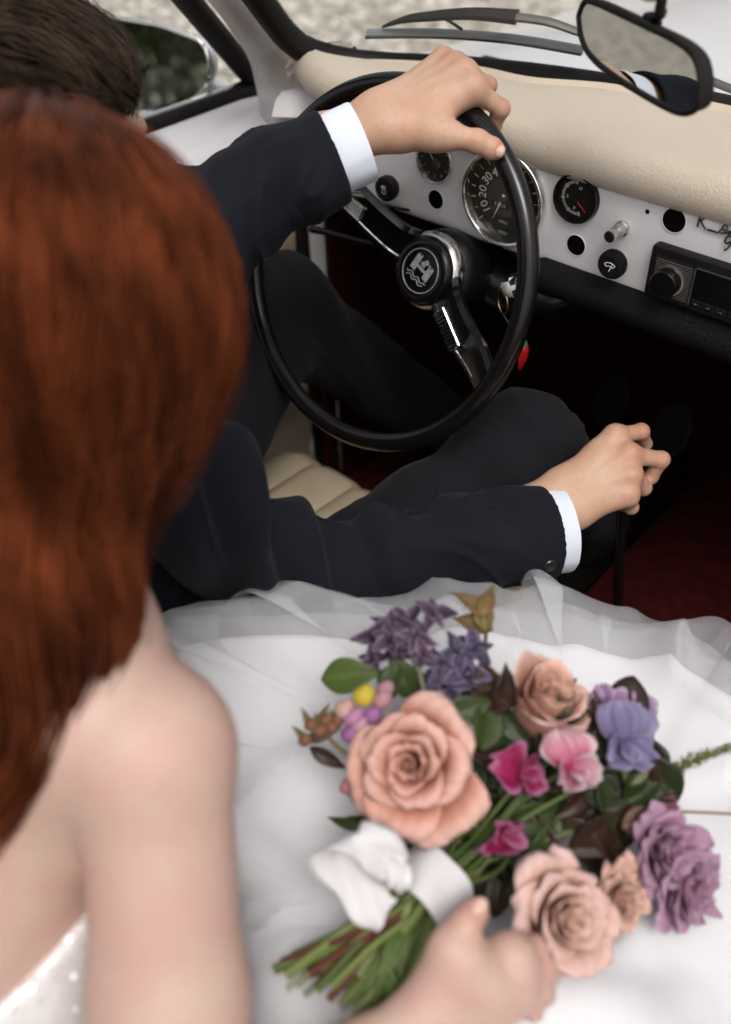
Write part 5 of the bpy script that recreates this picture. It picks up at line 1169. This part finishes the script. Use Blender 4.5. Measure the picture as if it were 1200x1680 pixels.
def floret(px, py, d, R, lean, roll, cb, ct, ce, seed):
    r_ = np.random.RandomState(seed+90); c, u, w, a = flower_frame(at(px, py, d), toward(0, 0, 0, *lean)); e = empty('stock_floret', tuple(c), bq)
    for k in range(5):
        ph = roll+k*1.257+r_.uniform(-.3, .3); el_ = r_.uniform(-.2, .9); dv = unit((u*cos(ph)+w*sin(ph))*cos(el_)+a*sin(el_)); sd_ = unit(np.cross(a, dv)); nv_ = np.cross(dv, sd_); L_ = R*r_.uniform(.8, 1.35); tw_ = r_.uniform(-1.2, 1.2); P = np.zeros((7, 9, 3)); C_ = np.zeros((7, 9, 3))
        for i_, s_ in enumerate(np.linspace(-1, 1, 7)):
            for j_, t in enumerate(np.linspace(0, 1, 9)):
                wt = L_*.34*sin(pi*(.05+.93*t**.75))**.8; q_ = tw_*t; P[i_, j_] = c+dv*L_*t+(sd_*cos(q_)+nv_*sin(q_))*s_*wt+nv_*(.5*wt*s_*s_-.35*L_*t*t*r_.uniform(.6, 1.3)+.12*L_*t*fbm(V(s_*2, t*3, seed+k), 2)); C_[i_, j_] = lerp(lerp(cb, ct, t), ce, max(0, abs(s_)-.5)*1.2)
        sheet('petal', P, C_*(1+.35*r_.uniform(-1, 1)), e, petal_m)
for k, (px, py, r_, ro) in enumerate(((618, 1048, .016, .6), (640, 1028, .014, -.3), (668, 1022, .015, .8), (655, 1070, .016, 2.0), (610, 1082, .012, 2.6), (684, 1050, .018, -.7), (712, 1008, .016, -1.2), (640, 1052, .014, 1.2), (695, 1075, .012, .3))): floret(px, py, .738-.002*k, r_, (-.2, .5), ro, (.035, .014, .03), (.11, .06, .105), (.25, .21, .29), 10+k)
for k, (px, py, r_, ro) in enumerate(((722, 1088, .016, .5), (752, 1072, .017, -.4), (740, 1118, .022, 1.9), (778, 1066, .018, -.9), (765, 1105, .017, 2.5), (730, 1105, .015, .1))): floret(px, py, .728, r_, (0, .4), ro, (.03, .018, .045), (.09, .065, .13), (.24, .21, .30), 30+k)
sweet_pea(1075, 1315, .735, .016, (.4, 0), .2, (.16, .03, .06), (.22, .06, .10), (.26, .10, .14), seed=60)
# small filler blossoms and buds
def blob(px, py, d, r, col, name, sq=1.0):
    c = at(px, py, d); v, f = sdf_mesh([ell(c, (r, r, r*sq), None, .002), ell(c+AX[1]*r*.5+AX[0]*r*.3, (r*.7,)*3, None, .004), ell(c-AX[0]*r*.5, (r*.65,)*3, None, .004)], r*.16)
    o = mesh_obj(name, v, f, petal_m, bq); pigment(o, np.tile(col, (len(v), 1))*(1+.25*fbm(v*400, 2))[:, None]); return o
blob(598, 1143, .700, .0075, V(.55, .42, .05), 'yellow_bud'); blob(580, 1178, .700, .0070, V(.42, .20, .32), 'pink_blossom'); blob(566, 1165, .702, .0065, V(.58, .36, .30), 'pink_blossom'); blob(612, 1175, .702, .006, V(.34, .14, .34), 'pink_blossom'); blob(628, 1150, .705, .0065, V(.46, .24, .26), 'pink_blossom'); blob(575, 1205, .70, .006, V(.30, .12, .28), 'pink_blossom'); blob(633, 1132, .71, .006, V(.40, .22, .24), 'pink_blossom'); blob(572, 1292, .70, .0055, V(.45, .20, .20), 'pink_blossom'); blob(590, 1190, .70, .0055, V(.5, .3, .36), 'pink_blossom')
# leaves
def leaf(px, py, d, L_, wd, ang, lean, c1, c2, fold=.25, bend=.25, serr=0., seed=0, parent=None):
    """ang: heading in the plane facing the camera (degrees, 0 = right, 90 = up)"""
    r_ = np.random.RandomState(seed); n = toward(0, 0, 0, *lean); a_ = radians(ang); h_ = AX[0]*cos(a_)+AX[1]*sin(a_); h_ = unit(h_-n*(h_@n)); s_d = np.cross(n, h_); c = at(px, py, d)
    NU, NT_ = 9, 17; P = np.zeros((NU, NT_, 3)); C_ = np.zeros((NU, NT_, 3))
    for i, s_ in enumerate(np.linspace(-1, 1, NU)):
        for j, t in enumerate(np.linspace(0, 1, NT_)):
            wt = .82*wd*sin(pi*t**.72)**1.25*(1+serr*(1 if j % 2 else -1)*abs(s_))+.0003
            P[i, j] = c+h_*(L_*(t-.5))+s_d*s_*wt+n*(fold*wt*abs(s_)-bend*L_*(t-.4)**2+.05*L_*fbm(V(s_*1.5, t*3, seed), 2)); C_[i, j] = lerp(c1, c2, .5+.5*float(fbm(V(s_*2, t*3, seed*1.7), 2)))*(1.25 if abs(s_) < .05 else 1)
    return sheet('leaf', P, C_, parent or bq, leaf_m, .0004)
G1, G2, B1, B2 = V(.020, .034, .010), V(.046, .066, .018), V(.018, .008, .006), V(.048, .024, .014)
leaf(578, 1108, .722, .052, .017, 5, (-.3, .3), V(.040, .070, .014), V(.075, .105, .024), seed=1)
leaf(775, 990, .745, .038, .009, 140, (0, .6), V(.10, .075, .02), V(.16, .09, .035), serr=.15, seed=2); leaf(800, 985, .745, .032, .008, 65, (.2, .5), V(.10, .08, .02), V(.15, .07, .03), serr=.15, seed=3); leaf(776, 1022, .745, .034, .011, 160, (0, .5), V(.11, .085, .02), V(.12, .06, .03), serr=.12, seed=4); leaf(792, 1005, .742, .030, .010, 100, (0, .3), V(.09, .09, .02), V(.14, .09, .03), seed=5)
for k, (px, py, L_, wd, an, c1, c2) in enumerate(((690, 1385, .055, .019, 170, B1, B2), (650, 1390, .045, .016, 200, B1, B2), (820, 1450, .050, .013, 85, B1, V(.07, .055, .025)), (990, 1360, .060, .020, 20, B1, B2), (1005, 1410, .055, .018, 95, V(.03, .02, .01), B2), (955, 1380, .05, .018, 330, B1, B2),
        (800, 1180, .05, .017, 70, G1, G2), (815, 1215, .045, .015, 200, G1, G2), (770, 1165, .045, .015, 20, G1, V(.05, .07, .02)), (665, 1120, .042, .014, 300, G1, G2), (880, 1340, .055, .019, 10, G1, G2), (850, 1315, .045, .015, 300, G1, G2), (1020, 1290, .05, .020, 350, G1, V(.06, .08, .03)), (1045, 1255, .036, .012, 60, G2, V(.12, .14, .06)), (985, 1300, .05, .018, 180, B1, G1),
        (900, 1385, .05, .017, 60, G1, V(.05, .08, .02)), (880, 1420, .055, .018, 100, V(.02, .03, .01), G1), (940, 1330, .045, .015, 150, B1, G1), (850, 1400, .05, .016, 130, V(.02, .03, .01), G1), (760, 1350, .05, .016, 120, V(.02, .025, .01), G1), (1060, 1345, .04, .014, 20, B1, V(.16, .08, .04)), (1040, 1470, .045, .015, 250, B1, B2),
        (540, 1245, .035, .007, 330, B1, B2), (530, 1205, .03, .006, 20, B2, V(.10, .07, .03)), (600, 1345, .03, .006, 175, G1, G2), (565, 1350, .03, .005, 165, G1, G2), (830, 1130, .04, .013, 90, B1, B2), (800, 1115, .035, .014, 110, B1, B2), (640, 1125, .035, .013, 250, G1, G2), (910, 1225, .045, .016, 20, G1, B1), (960, 1180, .045, .014, 80, B1, V(.02, .02, .02)), (595, 1240, .04, .012, 240, B1, G1), (620, 1320, .045, .013, 290, B1, B2), (1075, 1420, .04, .013, 120, V(.10, .11, .03), B2), (780, 1280, .04, .014, 280, G1, V(.02, .03, .01)))):
    leaf(px, py, .712+.012*((k*7) % 5)/5, L_, wd, an, (BR.uniform(-.4, .5), BR.uniform(-.2, .5)), c1, c2, serr=.08 if k % 3 == 0 else 0, seed=20+k)
for k in range(70):
    a_ = BR.uniform(0, 6.28); r0 = BR.rand()**.5; leaf(850+230*r0*cos(a_), 1270+180*r0*sin(a_), .728+.02*BR.rand(), .052*BR.uniform(.8, 1.2), .020, BR.uniform(0, 360), (BR.uniform(-.5, .5), BR.uniform(-.4, .5)), V(.014, .014, .007), (V(.024, .038, .011) if k % 2 else V(.030, .014, .010)), seed=100+k)
for k in range(46):
    a_ = BR.uniform(0, 6.28); r0 = BR.rand()**.5; leaf(865+205*r0*cos(a_), 1285+150*r0*sin(a_), .712+.012*BR.rand(), .040*BR.uniform(.8, 1.3), .013, BR.uniform(0, 360), (BR.uniform(-.6, .6), BR.uniform(-.4, .6)), (V(.014, .018, .007), V(.020, .008, .006))[k % 2], (V(.030, .046, .012), V(.045, .020, .013))[k % 2], serr=.10 if k % 2 else 0, seed=300+k)
# bud spikes at the left
bs_m = leaf_m
for k, (px, py, an) in enumerate(((505, 1180, 120), (520, 1190, 100), (540, 1185, 80), (495, 1205, 140), (530, 1172, 60), (550, 1172, 50))):
    leaf(px, py, .705, .020, .0035, an, (0, .2), V(.06, .09, .02), V(.16, .10, .05), fold=.8, seed=200+k)
    blob(px+6, py+10, .705, .0042, V(.22, .10, .06), 'green_bud', 1.2)
# stems
def stem(pts, r, col, name='stem'):
    q = spline(pts, 14); m_ = MB(); m_.tube(q, r, 7); o = m_.build(name, leaf_m, bq); pigment(o, np.tile(col, (len(o.data.vertices), 1))); return o
bind = at(690, 1470, .672)
stem([at(797, 1090, .738), at(797, 1050, .742), at(800, 1010, .745), at(806, 975, .748)], .0016, V(.09, .035, .02)); stem([at(700, 1155, .715), at(690, 1110, .722), at(676, 1075, .728)], .0022, V(.12, .12, .08)); stem([at(595, 1250, .705), at(560, 1230, .705), at(530, 1200, .705)], .0016, V(.14, .09, .03)); stem([at(1085, 1333, .735), at(1130, 1332, .738), at(1215, 1336, .745)], .0012, V(.22, .15, .09))
for k in range(13):
    stem([bind+AX[0]*BR.uniform(-.01, .014)+AX[1]*BR.uniform(-.006, .01), at(770+BR.uniform(-40, 50), 1400+BR.uniform(-20, 30), .685+.02*BR.rand()), at(850+BR.uniform(-120, 140), 1300+BR.uniform(-60, 80), .715)], BR.uniform(.0013, .0022), lerp(V(.05, .09, .02), V(.12, .14, .05), BR.rand()))
ends = [(450, 1592), (470, 1600), (490, 1582), (508, 1598), (520, 1625), (500, 1632), (472, 1622), (540, 1640), (560, 1650), (585, 1655), (610, 1660), (632, 1655), (600, 1640), (525, 1610), (545, 1618), (640, 1630), (570, 1625), (488, 1615), (462, 1580), (655, 1610), (620, 1625), (590, 1600), (660, 1580), (530, 1590), (480, 1570), (605, 1675), (575, 1680), (640, 1665)]
for k, (px, py) in enumerate(ends):
    c1 = V(.085, .022, .014) if k in (3, 13, 7, 18) else lerp(V(.055, .085, .018), V(.15, .19, .05), BR.rand()); r_ = BR.uniform(.0024, .0042); d_ = .635+.025*BR.rand()
    q0 = bind+AX[0]*BR.uniform(-.022, .020)+AX[1]*BR.uniform(-.010, .012)+AX[2]*BR.uniform(-.014, .012); p1 = at(px, py, d_)
    stem([q0, q0*.5+p1*.5+AX[1]*BR.uniform(-.004, .004)+AX[0]*BR.uniform(-.004, .004), p1], r_, c1)
    dv = unit(p1-q0); m_ = MB(); m_.lathe([(r_*1.0, .0), (r_*.95, .0006), (0, .0008)], p1, dv, 8); o = m_.build('cut_end', leaf_m, bq); pigment(o, np.tile(V(.32, .24, .13), (len(o.data.vertices), 1)))
for k in range(10):      # strap leaves hanging with the stems
    px, py = 560+14*k, 1660-6*(k % 3); P = []; q = spline([bind+AX[0]*BR.uniform(-.01, .02), at(650+BR.uniform(-20, 20), 1560, .645), at(px, py, .635)], 10)
    sheet('leaf_blade', [[p+AX[0]*s_*.0035*(1-.6*i/9)+AX[1]*s_*.0012 for i, p in enumerate(q)] for s_ in (-1, 0, 1)], np.tile(lerp(V(.05, .08, .02), V(.13, .19, .05), BR.rand()), (3, 10, 1)), bq, leaf_m)
# trailing green tassel
q = spline([at(1058, 1285, .735), at(1100, 1268, .738), at(1150, 1243, .742), at(1215, 1222, .75)], 30); tasc = []
amar = empty('tassel_spray', tuple(q[0]), bq); m_ = MB(); m_.tube(q, .0014, 6); o = m_.build('stem', leaf_m, amar); pigment(o, np.tile(V(.11, .12, .04), (len(o.data.vertices), 1)))
tv, tf = [], []
pts = np.repeat(q, 36, axis=0)+BR.normal(size=(len(q)*36, 3))*.0032*np.repeat(np.linspace(1.15, .5, 30), 36)[:, None]
octv = np.array([(1, 0, 0), (-1, 0, 0), (0, 1, 0), (0, -1, 0), (0, 0, 1), (0, 0, -1)], float); octf = np.array([(0, 2, 4), (2, 1, 4), (1, 3, 4), (3, 0, 4), (2, 0, 5), (1, 2, 5), (3, 1, 5), (0, 3, 5)])
tv = (pts[:, None]+octv[None]*BR.uniform(.0007, .0014, (len(pts), 1, 1))).reshape(-1, 3); tf = (octf[None]+6*np.arange(len(pts))[:, None, None]).reshape(-1, 3)
o = mesh_obj('seed_beads', tv, tf, leaf_m, amar); tag(o, kind='stuff'); pigment(o, np.repeat(lerp(V(.12, .13, .04), V(.21, .19, .07), BR.rand(len(pts), 1)), 6, axis=0))
# ribbon: band round the stems, knot, loops and tail
rib_m = mat('white_ribbon', (.54, .525, .53), .6, spec=.3, bump=(500, .1, 'weave'))
axs = unit(at(760, 1390, .70)-bind); u_, w_, _ = frame_from(axs)
def ribbon(name, pts, wdir, wd, tw=0., n=30, fr=.0):
    q = spline(pts, n); P = []
    for s_ in np.linspace(-1, 1, 9):
        row = []
        for i, p in enumerate(q):
            t = unit(q[min(i+1, n-1)]-q[max(i-1, 0)]); wv = unit(np.array(wdir)-t*(np.array(wdir)@t)); nn_ = np.cross(t, wv); a_ = tw*i/n
            row.append(p+(wv*cos(a_)+nn_*sin(a_))*s_*wd*(1-.12*cos(i*.8))+nn_*(.0020*sin(s_*4+i*.5)+fr*fbm(V(i*.15, s_*1.5, 2), 2)))
        P.append(row)
    m_ = MB(); m_.grid(P); o = m_.build(name, rib_m, bq); sf = o.modifiers.new('t', 'SOLIDIFY'); sf.thickness = .0008
    return o
bc = at(700, 1462, .676)
P = [[bc+axs*s_*.019+(u_*cos(a)+w_*sin(a))*(.0285+.0012*sin(a*5+s_*2)+.001*fbm(V(a, s_*2, 1), 2)) for a in np.linspace(0, 2*pi, 49)] for s_ in np.linspace(-1, 1, 9)]
m_ = MB(); m_.grid(P); m_.build('ribbon_band', rib_m, bq)
kn = at(648, 1432, .640)
ribbon('ribbon_loop', [kn, at(622, 1395, .628), at(585, 1372, .626), at(552, 1385, .634), at(545, 1405, .642), at(575, 1445, .646), at(612, 1488, .644), at(635, 1502, .646)], AX[0]*.8+AX[1]*.35+AX[2]*.35, .0145, .25, 34, .002)
ribbon('ribbon_loop', [kn, at(640, 1408, .634), at(628, 1398, .640), at(640, 1440, .648)], AX[0]*.8-AX[1]*.3, .009, .2, 20, .002)
m_ = MB(); v, f = sdf_mesh([ell(kn, (.012, .010, .010), None, .005), ell(kn+AX[0]*.006-AX[1]*.004, (.008, .009, .009), None, .005)], .0012); N = mesh_normals(v, f); v = v+N*(.001*np.sin(v@AX[0]*900+2*fbm(v*120, 2)))[:, None]; mesh_obj('ribbon_knot', v, f, rib_m, bq)

# ================================================================== KEYS
ks = empty('key_ring', tuple(ic)); tag(ks, 'ignition key on a ring with a red chilli pepper charm hanging below', 'keys')
kd = axk; m_ = MB(); k0 = ic+kd*.006; sdv = unit(V(-.35, -.1, .9)); nv = unit(np.cross(kd, sdv))
m_.prism([k0+kd*x*.001+sdv*y*.001 for x, y in ((0, -3), (8, -3), (10, -9), (22, -11), (28, -6), (28, 6), (22, 11), (10, 9), (8, 3), (0, 3))], .0022, nv); m_.build('key', worn_chrome, ks, False)
rc_ = k0+kd*.024+V(.0, -.002, -.014); m_ = MB(); m_.torus(rc_, unit(V(.8, -.5, 0)), V(0, 0, 1), .0145, .0009, 40, 8); m_.build('ring', mat('brass_ring', (.45, .27, .16), .3, 1), ks)
chx = hit(860, 552, rc_, (-AX[2][0], -AX[2][1], 0)); ct = V(chx[0], chx[1], chx[2])
m_ = MB(); m_.tube(spline([rc_-V(0, 0, .0145), rc_*.5+ct*.5+V(.001, 0, -.012), ct+V(.0015, 0, .004), ct], 12), .0006, 6); m_.build('wire', worn_chrome, ks)
def chili(z0, prof): return [ct+V(.0025*sin(h*80), 0, -h) for h in prof]
hs_ = np.linspace(.010, .050, 14); m_ = MB(); m_.tube([ct+V(.0012*sin(h*90), 0, -h) for h in hs_], list(np.interp(np.linspace(0, 1, 14), [0, .15, .5, .85, 1], [.0045, .0068, .0062, .0030, .0006])), 14); m_.build('chilli', mat('chilli_red', (.42, .008, .012), .25, coat=.3), ks)
m_ = MB(); m_.tube([ct-V(0, 0, h) for h in (0, .004, .007, .011, .0135)], [.0016, .0022, .0048, .0062, .0066], 12); m_.build('chilli_cap', mat('chilli_green', (.02, .12, .06), .3), ks)
